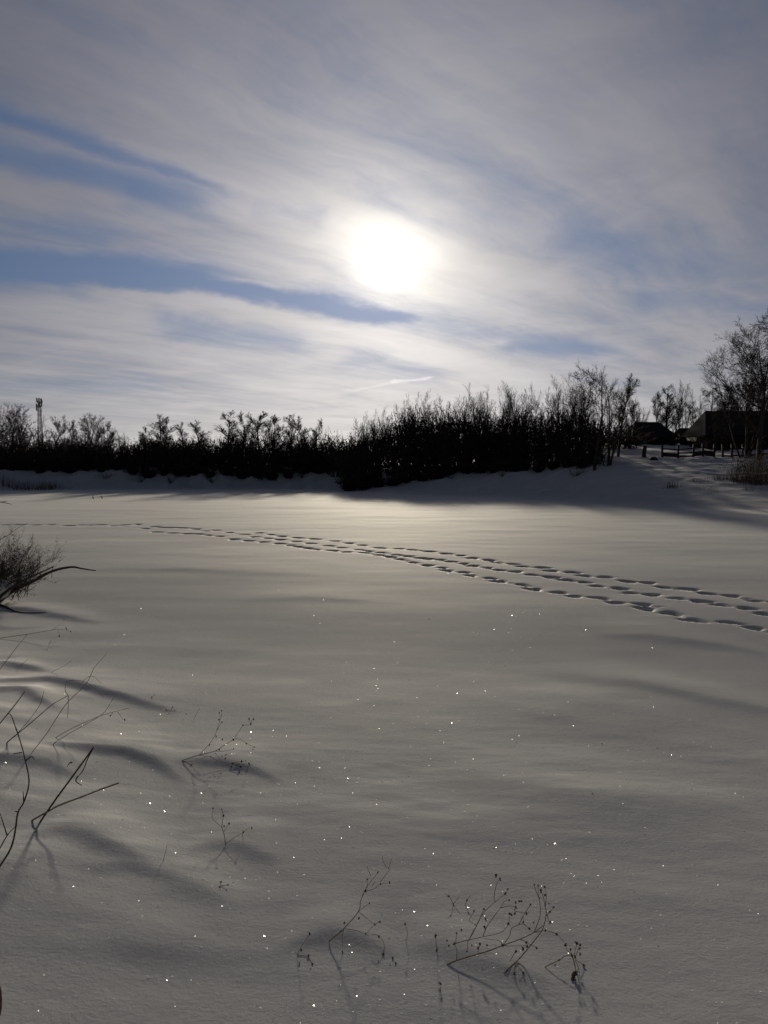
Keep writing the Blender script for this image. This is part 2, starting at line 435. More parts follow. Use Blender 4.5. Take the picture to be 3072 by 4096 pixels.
# wind drifts on the near bank: crest line (photo pixels), height, far length, near length
DRIFT = [([(-350, 2735), (60, 2722), (200, 2718), (330, 2745), (450, 2775), (600, 2812), (720, 2855)], .050, 1.0, .15),
         ([(-300, 2770), (0, 2762), (90, 2760), (150, 2785), (250, 2832)], .040, .5, .12),
         ([(-300, 2660), (20, 2650), (120, 2672), (220, 2695)], .030, .4, .12),
         ([(180, 2962), (340, 2988), (520, 3008), (620, 3048), (760, 3135)], .048, .7, .13),
         ([(-300, 3030), (0, 3028), (120, 3033), (220, 3050), (330, 3108)], .045, .5, .12),
         ([(60, 3352), (170, 3326), (260, 3316), (380, 3345), (520, 3410), (640, 3470)], .040, .5, .15),
         ([(300, 3440), (520, 3452), (650, 3490), (800, 3545), (980, 3630)], .030, .5, .15),
         ([(690, 3055), (790, 3040), (900, 3050), (1010, 3075), (1140, 3130)], .032, .6, .12),
         ([(740, 3395), (840, 3374), (920, 3372), (1010, 3390), (1130, 3430)], .025, .5, .12),
         ([(1080, 3800), (1220, 3752), (1320, 3738), (1430, 3755), (1600, 3812)], .030, .40, .12),
         ([(1600, 3780), (1760, 3796), (1900, 3838), (2060, 3880), (2250, 3940)], .030, .4, .14),
         ([(200, 3700), (600, 3760), (900, 3780), (1200, 3805)], .022, .5, .2),
         ([(1700, 3040), (2000, 3110), (2300, 3160), (2700, 3200), (3000, 3210)], .035, 1.2, .7),
         ([(2200, 2700), (2500, 2720), (2800, 2780), (3072, 2830), (3300, 2860)], .032, 1.4, .55),
         ([(2350, 2530), (2600, 2545), (2850, 2570), (3100, 2610)], .030, 1.4, .5),
         ([(900, 2395), (1200, 2388), (1500, 2400), (1700, 2398)], .020, 1.5, .6),
         ([(350, 2268), (700, 2272), (1000, 2285), (1300, 2290)], .022, 2.0, .8),
         ([(-200, 2420), (100, 2440), (300, 2470), (420, 2490)], .05, .8, .3)]
def hit_fn(fn, px, py, far=400):
    d = ray(px, py); lo = None
    ys = np.concatenate([np.linspace(.8, 40, 900), np.linspace(40.1, far, 1200)])
    P = EYE[None] + d[None] * (ys / d[1])[:, None]
    below = P[:, 2] < fn(P[:, 0], P[:, 1])
    if not below.any(): return P[-1]
    i = int(np.argmax(below)); a = ys[max(i - 1, 0)]; b_ = ys[i]
    for _ in range(18):
        m_ = .5 * (a + b_); p = EYE + d * (m_ / d[1])
        if p[2] < float(fn(np.array([p[0]]), np.array([p[1]]))[0]): b_ = m_
        else: a = m_
    return EYE + d * (b_ / d[1])
_drift = []
for pts, amp, lf, ln in DRIFT:
    q = np.array([hit_fn(lookup, *p)[:2] for p in pts]); _drift.append((q, amp, lf, ln))
PRINTS = {
 'a': [(1040, 2131), (1083, 2138), (1126, 2145), (1189, 2151), (1259, 2156), (1340, 2164), (1397, 2173), (1450, 2181), (1520, 2192), (1597, 2195), (1647, 2199),
       (1719, 2206), (1782, 2214), (1842, 2222), (1889, 2232), (1955, 2240), (1988, 2250), (2054, 2256), (2088, 2265), (2170, 2270), (2205, 2283), (2289, 2289), (2338, 2303),
       (2420, 2308), (2508, 2325), (2592, 2331), (2652, 2349), (2758, 2356), (2826, 2373), (2924, 2383), (3013, 2402), (3110, 2410), (3190, 2430)],
 'b': [(1020, 2147), (1071, 2153), (1119, 2158), (1186, 2166), (1242, 2173), (1317, 2183), (1367, 2191), (1438, 2199), (1474, 2204), (1524, 2210), (1587, 2219), (1630, 2224),
       (1683, 2232), (1710, 2235), (1759, 2239), (1802, 2246), (1855, 2254), (1885, 2262), (1948, 2271), (1995, 2280), (2061, 2286), (2126, 2299), (2204, 2308), (2267, 2320), (2338, 2329), (2387, 2344),
       (2479, 2353), (2522, 2372), (2606, 2379), (2712, 2393), (2804, 2404), (2882, 2419), (2988, 2432), (3059, 2455), (3160, 2470)],
 'c': [(629, 2128), (691, 2132), (749, 2135), (792, 2136), (832, 2141), (879, 2145), (937, 2157), (995, 2163), (1056, 2168), (1118, 2174), (1161, 2181), (1192, 2187), (1229, 2192), (1259, 2197),
       (1330, 2202), (1388, 2208), (1458, 2211), (1517, 2220), (1559, 2227), (1600, 2237), (1650, 2249), (1710, 2261), (1769, 2271), (1786, 2282), (1855, 2289), (1881, 2302), (1961, 2313),
       (1995, 2325), (2089, 2339), (2132, 2356), (2236, 2370), (2296, 2385), (2397, 2392), (2458, 2409), (2568, 2416), (2580, 2433), (2684, 2452), (2772, 2480), (2921, 2490), (3009, 2510), (3130, 2530)],
 'd': [(20, 2100), (80, 2099), (145, 2100), (206, 2098), (275, 2102), (329, 2100), (370, 2100), (405, 2099), (456, 2103), (499, 2100), (550, 2097), (582, 2114), (622, 2106), (651, 2110), (687, 2110), (727, 2111), (785, 2116),
       (825, 2124), (864, 2121), (919, 2130), (976, 2137), (1034, 2132)]}
_prints = []
_rp = random.Random(4)
for k, L in PRINTS.items():
    q = [hit_fn(lookup, *p)[:2] for p in L]
    for i, p in enumerate(q):
        a = q[max(i - 1, 0)]; b_ = q[min(i + 1, len(q) - 1)]
        ang = math.atan2(b_[1] - a[1], b_[0] - a[0]) + _rp.uniform(-.12, .12)
        D_ = p[1]
        _prints.append((p[0], p[1], ang, _rp.uniform(.15, .25) * (1 + max(0, D_ - 25) * .012), _rp.uniform(.11, .17), _rp.uniform(.10, .21)))
        if _rp.random() < .22:
            o_ = _rp.uniform(.25, .5); _prints.append((p[0] + math.cos(ang) * o_, p[1] + math.sin(ang) * o_, ang + _rp.uniform(-.3, .3), _rp.uniform(.18, .34), _rp.uniform(.07, .12), _rp.uniform(.025, .06)))
def height(x, y):
    x = np.asarray(x, float); y = np.asarray(y, float)
    z = np.array(ZB.ravel())
    nearm = (y < 40) & (y > .2) & (np.abs(x) < 24)
    if nearm.any():
        X, Y = x[nearm], y[nearm]
        wob = fbm(X * 1.1, Y * 1.1, 3, 41) * .14
        add = np.zeros(X.shape)
        for q, amp, lf, ln in _drift:
            x0, x1 = q[0, 0], q[-1, 0]
            sel = (X > x0 - 1) & (X < x1 + 1)
            if not sel.any(): continue
            xs, ysel = X[sel], Y[sel]
            c = np.interp(xs, q[:, 0], q[:, 1])
            s = c - ysel + wob[sel]                    # > 0 on the camera's side of the crest
            u = (xs - x0) / (x1 - x0)
            e = np.sin(np.pi * np.clip(u, 0, 1)) ** .9
            prof = np.where(s > 0, np.exp(-(s / ln) ** 2), np.exp(-(s / lf) ** 2))
            add[sel] += 1.3 * amp * e * prof
        # small wind ripples on the bank
        add += (.008 * fbm(X * .9 + Y * .25, Y * 1.5, 4, 51) + .006 * fbm(X * 2.3, Y * 4.0, 3, 61)) * np.clip((13 - Y) / 7, .04, 1)
        zz = z[nearm]; z = z.copy(); z[nearm] = zz + add
    pm = (y > 14) & (y < 60) & (np.abs(x) < 32)
    if pm.any():
        X, Y = x[pm], y[pm]; dep = np.zeros(X.shape)
        order = np.argsort(X); Xs = X[order]
        for (a, b_, ang, rl, rw, dp) in _prints:
            i0, i1 = np.searchsorted(Xs, (a - 1.0, a + 1.0)); idx = order[i0:i1]
            idx = idx[np.abs(Y[idx] - b_) < 1.1]
            if not len(idx): continue
            ex, ey = math.cos(ang), math.sin(ang)
            u = ((X[idx] - a) * ex + (Y[idx] - b_) * ey) / rl; v_ = (-(X[idx] - a) * ey + (Y[idx] - b_) * ex) / rw
            r = np.sqrt(u * u + v_ * v_) * (1 + .18 * np.sin(3 * np.arctan2(v_, u) + a * 9))
            f = -dp / (1 + (r / .95) ** 5) + .006 * np.exp(-((r - 1.5) / .35) ** 2)
            cur = dep[idx]; dep[idx] = np.where(np.abs(f) > np.abs(cur), f, cur)
        zz = z[pm]; z = z.copy(); z[pm] = zz + dep
    return z
ZG = height(X.ravel(), Y.ravel()).reshape(X.shape); Z = ZG
def H1(x, y): return float(lookup(np.array([x]), np.array([y]))[0])
def hit(px, py): return hit_fn(lookup, px, py)

faces = np.stack([idx[:-1, :-1], idx[:-1, 1:], idx[1:, 1:], idx[1:, :-1]], 2).reshape(-1, 4)
g = link('snowy_ground', mesh_np('snowy_ground', np.stack([X, Y, Z], 2).reshape(-1, 3), faces, M['snow'], True))
g['kind'] = 'structure'; g['label'] = 'snow covered frozen pond and its banks with footprints'

# ------------------------------------------------------------------ bare trees
def grow(seed, kind, hgt=10.0):
    R = random.Random(seed); segs = []
    K = dict(
        upright=dict(stems=1, fork=.14, n=[18, 10, 8, 7], ang=[36, 30, 28, 26], ln=[.36, .48, .60, .70], up=[.02, .10, .08, .06], wob=.055, taper=.5),
        round=dict(stems=1, fork=.16, n=[16, 11, 9, 7], ang=[52, 38, 32, 30], ln=[.54, .50, .56, .62], up=[.0, .08, .07, .05], wob=.07, taper=.55),
        slender=dict(stems=1, fork=.18, n=[24, 9, 7, 6], ang=[34, 30, 28, 26], ln=[.25, .52, .62, .7], up=[.02, .10, .08, .05], wob=.05, taper=.6),
        multi=dict(stems=6, fork=.18, n=[11, 8, 9, 0], ang=[24, 25, 26, 30], ln=[.36, .50, .65, .5], up=[.05, .10, .08, .04], wob=.045, taper=.6),
        willow=dict(stems=9, fork=.12, n=[11, 8, 9, 0], ang=[26, 25, 26, 30], ln=[.40, .52, .65, .5], up=[.06, .13, .10, .06], wob=.055, taper=.6),
        weep=dict(stems=1, fork=.15, n=[18, 10, 8, 6], ang=[48, 34, 30, 28], ln=[.30, .58, .75, .8], up=[.0, -.14, -.24, -.28], wob=.06, taper=.55),
        old=dict(stems=1, fork=.12, n=[13, 11, 9, 6], ang=[56, 42, 36, 34], ln=[.60, .50, .52, .58], up=[.0, .07, .05, .03], wob=.08, taper=.58),
        bush=dict(stems=11, fork=.05, n=[8, 6, 0, 0], ang=[34, 36, 40, 40], ln=[.42, .5, .5, .5], up=[.02, .06, .05, .03], wob=.09, taper=.75),
    )[kind]
    def norm(v):
        l = math.sqrt(v[0] ** 2 + v[1] ** 2 + v[2] ** 2) or 1; return (v[0] / l, v[1] / l, v[2] / l)
    nseg = [5, 3, 2, 1, 1] if kind == 'bush' else [8, 5, 3, 2, 1]
    def branch(p, d, L, r, lev):
        k = nseg[lev]; step = L / k; pts = [(p, r, d)]
        wob = K['wob'] * (1 + .5 * lev)
        for i in range(k):
            up = K['up'][min(lev, 3)]
            d = norm((d[0] + R.gauss(0, wob), d[1] + R.gauss(0, wob), d[2] + R.gauss(0, wob) + up))
            q = (p[0] + d[0] * step, p[1] + d[1] * step, p[2] + d[2] * step)
            r2 = max(r * (1 - (1 - .25) / k * (1.0 if lev else .95)) if lev else r * (1 - .8 / k), .010)
            r2 = max(pts[0][1] * (1 - .85 * (i + 1) / k), .010)
            segs.append((*p, *q, r, r2, lev)); p, r = q, r2; pts.append((p, r, d))
        if lev >= 4 or K['n'][min(lev, 3)] == 0: return
        nc = K['n'][min(lev, 3)]
        if lev == 0 and K['stems'] > 1: nc = max(4, int(nc * .8))
        start = K['fork'] if lev == 0 else .12
        for c in range(nc):
            f = start + (1 - start) * ((c + R.random()) / nc) ** (.85)
            f = min(f, .999); i = min(int(f * k), k - 1); t = f * k - i
            a, b_ = pts[i], pts[i + 1]
            q = tuple(a[0][j] * (1 - t) + b_[0][j] * t for j in range(3)); dd = b_[2]
            an = math.radians(K['ang'][min(lev, 3)] * R.uniform(.6, 1.35)); ph = R.uniform(0, 2 * math.pi)
            ref = (0, 0, 1) if abs(dd[2]) < .9 else (1, 0, 0)
            u = norm((dd[1] * ref[2] - dd[2] * ref[1], dd[2] * ref[0] - dd[0] * ref[2], dd[0] * ref[1] - dd[1] * ref[0]))
            w = (dd[1] * u[2] - dd[2] * u[1], dd[2] * u[0] - dd[0] * u[2], dd[0] * u[1] - dd[1] * u[0])
            e = [u[j] * math.cos(ph) + w[j] * math.sin(ph) for j in range(3)]
            nd = norm([dd[j] * math.cos(an) + e[j] * math.sin(an) for j in range(3)])
            LL = L * K['ln'][min(lev, 3)] * R.uniform(.65, 1.25) * (1 - .45 * f if lev == 0 else 1 - .35 * f)
            rr = max((a[1] * (1 - t) + b_[1] * t) * K['taper'] * R.uniform(.65, .95), .010)
            branch(q, nd, LL, rr, lev + 1)
    if K['stems'] == 1:
        branch((0, 0, 0), norm((R.gauss(0, .04), R.gauss(0, .04), 1)), hgt * .92, hgt * .016, 0)
    else:
        for s in range(K['stems']):
            a = R.uniform(0, 6.28); sp = R.uniform(.05, .40) * (1.9 if kind == 'bush' else 1)
            branch((math.cos(a) * .04 * hgt, math.sin(a) * .04 * hgt, 0), norm((math.cos(a) * sp, math.sin(a) * sp, 1)), hgt * R.uniform(.6, .95), hgt * .0085, 0)
    S = np.array(segs)
    S[:, :6] *= hgt / S[:, [2, 5]].max()
    return S
VAR = {}
def variant(seed, kind):
    key = (seed, kind)
    if key not in VAR:
        S = grow(seed, kind)
        big = S[:, 8] <= (1 if kind not in ('bush', 'willow') else 0); tw = ~big
        v, f = frusta(S[big, 0:3], S[big, 3:6], S[big, 6], S[big, 7], 6)
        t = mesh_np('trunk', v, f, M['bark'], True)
        fl = 3 if kind not in ('bush', 'multi', 'willow') else 2
        tw = tw & (S[:, 8] < fl) if kind != 'bush' else tw; fi = (S[:, 8] >= fl) if kind != 'bush' else (S[:, 8] > 9)
        parts = [frusta(S[tw, 0:3], S[tw, 3:6], np.maximum(S[tw, 6], .011), np.maximum(S[tw, 7], .009), 3)]
        if fi.any(): parts.append(ribbons(S[fi, 0:3], S[fi, 3:6], np.full(int(fi.sum()), .0075), np.random.default_rng(seed)))
        v, f = join(parts)
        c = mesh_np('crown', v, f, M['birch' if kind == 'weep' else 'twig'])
        wid = np.percentile(np.abs(S[:, 3]), 97)
        VAR[key] = (t, c, wid, S)
    return VAR[key]
def tree(px, top, depth, seed, kind, label, category='tree', name='bare_tree', group=None, rot=0.0, lean=(0, 0), wide=1.0, base=None):
    t, c, wid, S = variant(seed, kind)
    p = at(px, top, depth)
    gx = p[0] if base is None else at(base, top, depth)[0]
    z0 = H1(gx, depth) - .08
    hgt = p[2] - z0
    e = empty(name, (gx, depth, z0), label, category, group)
    s = hgt / 10.0
    e.scale = (s * wide, s * wide, s); e.rotation_euler = (lean[1], math.atan2(p[0] - gx, hgt) + lean[0], rot)
    link('trunk', t, e); link('crown', c, e, kind='stuff')
    return e

LT = 'bare trees along the far bank'
FARL = [  # px, top, depth, seed, kind, wide, label
 (-60, 1600, 116, 1, 'round', 1.0, 'bare tree cut by the left edge of the picture, tallest of the left treeline'),
 (30, 1618, 118, 6, 'round', 1.0, 'broad dark bare tree at the left end of the far treeline'),
 (100, 1645, 124, 3, 'multi', 1.0, 'bare many stemmed tree just left of the lattice mast'),
 (205, 1668, 119, 4, 'round', .9, 'open crowned bare tree just right of the lattice mast'),
 (292, 1692, 121, 5, 'upright', .9, 'small bare tree left of the round crowned tree, right of the mast'),
 (345, 1656, 117, 6, 'round', 1.15, 'broad round crowned bare tree standing clear right of the mast'),
 (398, 1690, 124, 3, 'multi', .9, 'bare tree at the right shoulder of the broad round crowned tree'),
 (462, 1708, 120, 5, 'upright', 1.0, 'short pointed bare tree, first right of the broad round crowned one'),
 (500, 1735, 123, 3, 'multi', 1.0, 'low bushy bare tree in the dip of the left treeline'),
 (556, 1716, 119, 5, 'upright', 1.1, 'pale twiggy bare tree just left of the thin tall tree'),
 (620, 1668, 118, 8, 'slender', 1.1, 'thin tall bare tree with one straight stem in the left treeline'),
 (652, 1733, 116, 2, 'bush', 1.2, 'dense dark bush at the foot of the thin tall tree'),
 (692, 1686, 121, 8, 'slender', 1.2, 'thin bare tree right of the dense dark bush'),
 (745, 1700, 119, 8, 'slender', 1.0, 'thin bare tree with short side twigs near the middle of the left treeline'),
 (806, 1692, 122, 10, 'slender', 1.3, 'thin feathery bare tree left of the two twisting tall trees'),
 (848, 1735, 117, 7, 'bush', 1.1, 'low round bare bush between thin trees of the left treeline'),
 (910, 1652, 119, 11, 'slender', 1.3, 'left one of two tall twisting bare trees side by side'),
 (966, 1654, 120, 12, 'upright', 1.0, 'right one of two tall twisting bare trees side by side'),
 (1040, 1655, 118, 13, 'upright', 1.25, 'dense oval bare tree, left of a close pair'),
 (1088, 1668, 121, 13, 'upright', 1.25, 'dense oval bare tree, right of a close pair'),
 (1160, 1666, 122, 11, 'slender', 1.2, 'feathery bare tree right of the two oval trees'),
 (1204, 1675, 118, 10, 'slender', 1.1, 'feathery bare tree with a bent top near the end of the left treeline'),
 (1274, 1682, 121, 12, 'upright', .9, 'last lone bare tree before the rounded dark bush'),
 (1345, 1712, 112, 3, 'bush', 1.5, 'rounded dark bush closing the left treeline'),
 (1405, 1708, 108, 7, 'bush', 1.3, 'rounded dark bush at the left foot of the tall thicket'),
]
for i, (px, top, dp, sd_, kd, wd, lab) in enumerate(FARL):
    wd *= {'slender': 1.45, 'upright': 1.25, 'round': 1.15}.get(kd, 1.0); top -= 14
    tree(px, top, dp, sd_, kd, lab, 'bush' if kd == 'bush' else 'tree', 'bare_bush' if kd == 'bush' else 'bare_tree', LT, rot=i * 1.7, wide=wd)
TH = 'bare willows of the thicket on the point'
THK = [(1450, 1658, 109, 20), (1500, 1632, 112, 21), (1556, 1622, 108, 22), (1612, 1600, 111, 20), (1672, 1562, 113, 21), (1728, 1556, 110, 22), (1790, 1566, 114, 20),
       (1862, 1562, 111, 20), (1912, 1528, 112, 21), (1985, 1540, 109, 22), (2060, 1512, 108, 22), (2108, 1518, 105, 20), (2190, 1530, 100, 21), (2256, 1488, 98, 22)]
ORD = ['first', 'second', 'third', 'fourth', 'fifth', 'sixth', 'seventh', 'eighth', 'ninth', 'tenth', 'eleventh', 'twelfth', 'thirteenth', 'fourteenth']
for i, (px, top, dp, sd_) in enumerate(THK):
    tree(px, top, dp, sd_, 'willow', 'bare upright willow in the dark thicket under the sun, %s from its left end' % ORD[i], 'willow', 'bare_willow', TH, rot=i * 2.1, wide=.9)
tree(2385, 1432, 87, 30, 'old', 'big spreading bare willow rising highest from the right thicket', 'willow', 'bare_willow', None, rot=.6, wide=.95)
tree(2435, 1500, 88, 35, 'multi', 'bare tree leaning on the right side of the big spreading willow', 'tree', 'bare_tree', None, rot=2.0)
tree(2320, 1490, 92, 21, 'willow', 'bare upright willow at the left side of the big spreading willow', 'willow', 'bare_willow', None, rot=4.0)
tree(2588, 1474, 95, 10, 'slender', 'slanting bare tree leaning right beside the dark house', 'tree', 'bare_tree', None, rot=1.0, base=2478, wide=1.1)
tree(2520, 1560, 108, 12, 'upright', 'bare tree behind the slanting one, left of the dark house', 'tree', 'bare_tree', None, rot=2.6)
tree(2628, 1560, 128, 13, 'upright', 'thin crowned bare tree behind the ridge of the dark house', 'tree', 'bare_tree', None, rot=.3, wide=.9)
tree(2668, 1535, 130, 11, 'slender', 'tall thin bare tree behind the right end of the dark house', 'tree', 'bare_tree', None, rot=1.3, wide=1.5)
tree(2735, 1520, 122, 35, 'multi', 'fan of thin straight bare stems right of the dark house', 'tree', 'bare_tree', None, rot=.2, wide=.95)
tree(2790, 1600, 126, 8, 'slender', 'small thin bare tree between the fan of stems and the birch', 'tree', 'bare_tree', None, rot=.9, wide=1.4)
tree(2868, 1530, 103, 36, 'weep', 'birch with hanging twigs left of the right hand house', 'birch', 'bare_birch', None, rot=.5, wide=1.0)
tree(2940, 1590, 124, 36, 'weep', 'low birch with hanging twigs behind the roof of the right hand house', 'birch', 'bare_birch', None, rot=2.5, wide=1.2)
tree(3020, 1262, 90, 30, 'old', 'tall bare tree towering at the right edge beside the house', 'tree', 'bare_tree', None, rot=.9, wide=1.0, base=3050)
tree(2905, 1520, 126, 13, 'upright', 'bare tree behind the birch and the left end of the right hand roof', 'tree', 'bare_tree', None, rot=1.1, wide=1.4)
tree(2972, 1500, 121, 6, 'round', 'wide bare tree rising behind the middle of the right hand roof', 'tree', 'bare_tree', None, rot=2.1, wide=1.1)
tree(3055, 1480, 119, 12, 'upright', 'bare tree behind the right hand roof at the right edge', 'tree', 'bare_tree', None, rot=.4, wide=1.4)
tree(2700, 1590, 127, 5, 'upright', 'bare tree behind the fan of thin straight stems', 'tree', 'bare_tree', None, rot=.8, wide=1.3)
tree(3052, 1300, 92, 6, 'round', 'dense bare tree just behind the towering one at the right edge', 'tree', 'bare_tree', None, rot=.3, wide=1.0)
tree(2990, 1400, 94, 35, 'multi', 'smaller many stemmed bare tree left of the towering one', 'tree', 'bare_tree', None, rot=1.9, wide=1.2)
tree(2655, 1580, 132, 20, 'willow', 'bushy bare tree behind the right slope of the dark house roof', 'tree', 'bare_tree', None, rot=.6, wide=.8)
tree(2815, 1575, 128, 21, 'willow', 'bushy bare tree in the gap between the shed and the birch', 'tree', 'bare_tree', None, rot=2.6, wide=.8)
tree(2560, 1600, 124, 22, 'willow', 'bushy bare tree behind the left slope of the dark house roof', 'tree', 'bare_tree', None, rot=1.6, wide=.8)
tree(3330, 1020, 60, 39, 'old', 'nearer bare tree beyond the right edge reaching crooked twigs into the picture', 'tree', 'bare_tree', None, rot=2.2, wide=.75)

# dense brush that fills the treelines: one mass nobody could count
def brush(name, spots, label, category):
    V, Fc, o = [], [], 0
    for (px, top, dp, sd_, kind, rot, wide) in spots:
        t, c, wid, S = variant(sd_, kind)
        p = at(px, top, dp); z0 = H1(p[0], dp) - .1; s = max(p[2] - z0, .8) / 10.0
        keep = S[(S[:, 8] <= 1) | (np.arange(len(S)) % 3 == 0)]
        c_, s_ = math.cos(rot), math.sin(rot)
        A = keep[:, :6].copy()
        for k in (0, 3):
            xx, yy = A[:, k].copy(), A[:, k + 1].copy()
            A[:, k] = (xx * c_ - yy * s_) * s * wide + p[0]; A[:, k + 1] = (xx * s_ + yy * c_) * s * wide + dp; A[:, k + 2] = A[:, k + 2] * s + z0
        v, f = frusta(A[:, :3], A[:, 3:6], np.maximum(keep[:, 6] * s, .036), np.maximum(keep[:, 7] * s, .026), 3)
        V.append(v); Fc.append(f + o); o += len(v)
        # withered leaf strips added between the stems to block the backlight
        k = 330 if px < 2130 else 130; rg = np.random.default_rng(int(abs(px) * 7 + dp))
        hh = (p[2] - z0) * rg.beta(1.1, 2.2, k); rad = (p[2] - z0) * .30 * wide * (0.6 + .6 * hh / max(p[2] - z0, .1))
        an = rg.uniform(0, 6.28, k); rr_ = np.sqrt(rg.uniform(0, 1, k)) * rad
        c0 = np.stack([p[0] + np.cos(an) * rr_, dp + np.sin(an) * rr_, z0 + hh], 1)
        dd_ = rg.normal(size=(k, 3)); dd_[:, 2] = np.abs(dd_[:, 2]) * 1.4; dd_ /= np.linalg.norm(dd_, axis=1, keepdims=True)
        v, f = ribbons(c0, c0 + dd_ * rg.uniform(.2, .55, k)[:, None], rg.uniform(.03, .065, k), rg)
        V.append(v); Fc.append(f + o); o += len(v)
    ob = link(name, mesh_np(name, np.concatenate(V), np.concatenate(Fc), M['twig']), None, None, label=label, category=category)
    ob['kind'] = 'stuff'
    return ob
rb = random.Random(11)
spots = []
for row, dp in enumerate((115.5, 118, 121, 124)):
    x = -160 + row * 17
    while x < 1440:
        spots.append((x, 1780 + rb.uniform(-38, 18), dp + rb.uniform(-1, 1), rb.choice((2, 3, 7)), 'bush', rb.uniform(0, 6), rb.uniform(1.0, 1.5))); x += rb.uniform(48, 74)
def foot(x, dp, h):
    gp = at(x, 1850, dp); return (x, 1850 - (H1(gp[0], dp) + h - gp[2]) * F_PX / dp, dp, rb.choice((2, 3, 7)), 'bush', rb.uniform(0, 6), rb.uniform(1.6, 2.2))
for x in range(-150, 1420, 62): spots.append(foot(x, 114.5 + rb.uniform(-.6, .6), rb.uniform(.9, 1.7)))
x = -60
while x < 1380:
    top = np.interp(x, [-60, 60, 160, 250, 340, 430, 520, 640, 760, 860, 960, 1080, 1200, 1300, 1380], [1640, 1655, 1690, 1740, 1690, 1728, 1752, 1728, 1740, 1738, 1700, 1692, 1718, 1728, 1725]) + rb.uniform(-14, 26)
    spots.append((x, top, 125 + rb.uniform(-2, 4), rb.choice((2, 3, 7)), 'bush', rb.uniform(0, 6), rb.uniform(.55, .85))); x += rb.uniform(34, 62)
brush('hedgerow_brush', spots, 'dense black brush filling the foot of the left treeline', 'brush')
spots = []
prof = [(1380, 1735), (1450, 1700), (1500, 1680), (1600, 1640), (1700, 1612), (1800, 1635), (1900, 1625), (2000, 1612), (2100, 1625), (2200, 1630), (2300, 1620), (2400, 1655), (2480, 1720), (2540, 1760)]
for row, dp in enumerate((103, 106, 109, 112, 115)):
    x = 1400 + row * 13
    while x < 2420:
        top = np.interp(x, [p[0] for p in prof], [p[1] for p in prof]) + rb.uniform(-10, 45) + (30 if row == 0 else 0)
        spots.append((x, top, dp - 13 * max(0, min(1, (x - 1950) / 400)) + rb.uniform(-1, 1), rb.choice((2, 3, 7)), 'bush', rb.uniform(0, 6), rb.uniform(.55, .8))); x += rb.uniform(52, 84)
for x in range(1400, 2440, 58): spots.append(foot(x, 102 - 13 * max(0, min(1, (x - 1950) / 400)) + rb.uniform(-.8, .8), rb.uniform(1.0, 2.2)))
for x in range(2430, 2560, 26): spots.append(foot(x, 108 + rb.uniform(-2, 2), rb.uniform(2.4, 4.0)))
for x in range(2690, 3080, 44): spots.append(foot(x, 106 + rb.uniform(-1, 3) if x > 2830 else 114 + rb.uniform(-1, 3), rb.uniform(.8, 1.9)))
brush('thicket_brush', spots, 'dense black brush filling the thicket under the sun', 'brush')

# ------------------------------------------------------------------ lattice mast
mp = at(163, 1850, 210); mz = H1(mp[0], 210); mt = at(163, 1594, 210)[2]; mh = mt - mz
mast = empty('lattice_mast', (mp[0], 210, mz), 'lattice mast with antennas above the left treeline', 'mast')
p0, p1 = [], []
def wd_(z): return .55 - .25 * z / mh
nb = 16
for i in range(nb):
    za, zb = mh * i / nb, mh * (i + 1) / nb; a, b_ = wd_(za), wd_(zb)
    ca_ = [(-a, -a), (a, -a), (a, a), (-a, a)]; cb_ = [(-b_, -b_), (b_, -b_), (b_, b_), (-b_, b_)]
    for k in range(4):
        k2 = (k + 1) % 4
        p0 += [(*ca_[k], za), (*ca_[k], za), (*ca_[k2], za), (*cb_[k], zb)]; p1 += [(*cb_[k], zb), (*cb_[k2], zb), (*cb_[k], zb), (*cb_[k2], zb)]
v, f = frusta(p0, p1, np.full(len(p0), .036), np.full(len(p0), .036), 4)
link('frame', mesh_np('mast_frame', v, f, M['metal']), mast)
for k, zf in enumerate((.965, .93, .90, .87, .975, .91)):
    a = k * 1.05
    v, f = boxes([(math.cos(a) * .7, math.sin(a) * .7, mh * zf, .26, .22, 1.8 if k % 2 else 1.1)])
    link('antenna', mesh_np('antenna', v, f, M['metal']), mast)
for zf in (.88, .945): link('platform', mesh_np('platform', *boxes([(0, 0, mh * zf, 1.35, 1.35, .10)]), M['metal']), mast)
v, f = frusta([(0, 0, mh * .97)], [(0, 0, mh * 1.02)], [.05], [.03], 6)
link('rod', mesh_np('rod', v, f, M['metal']), mast)

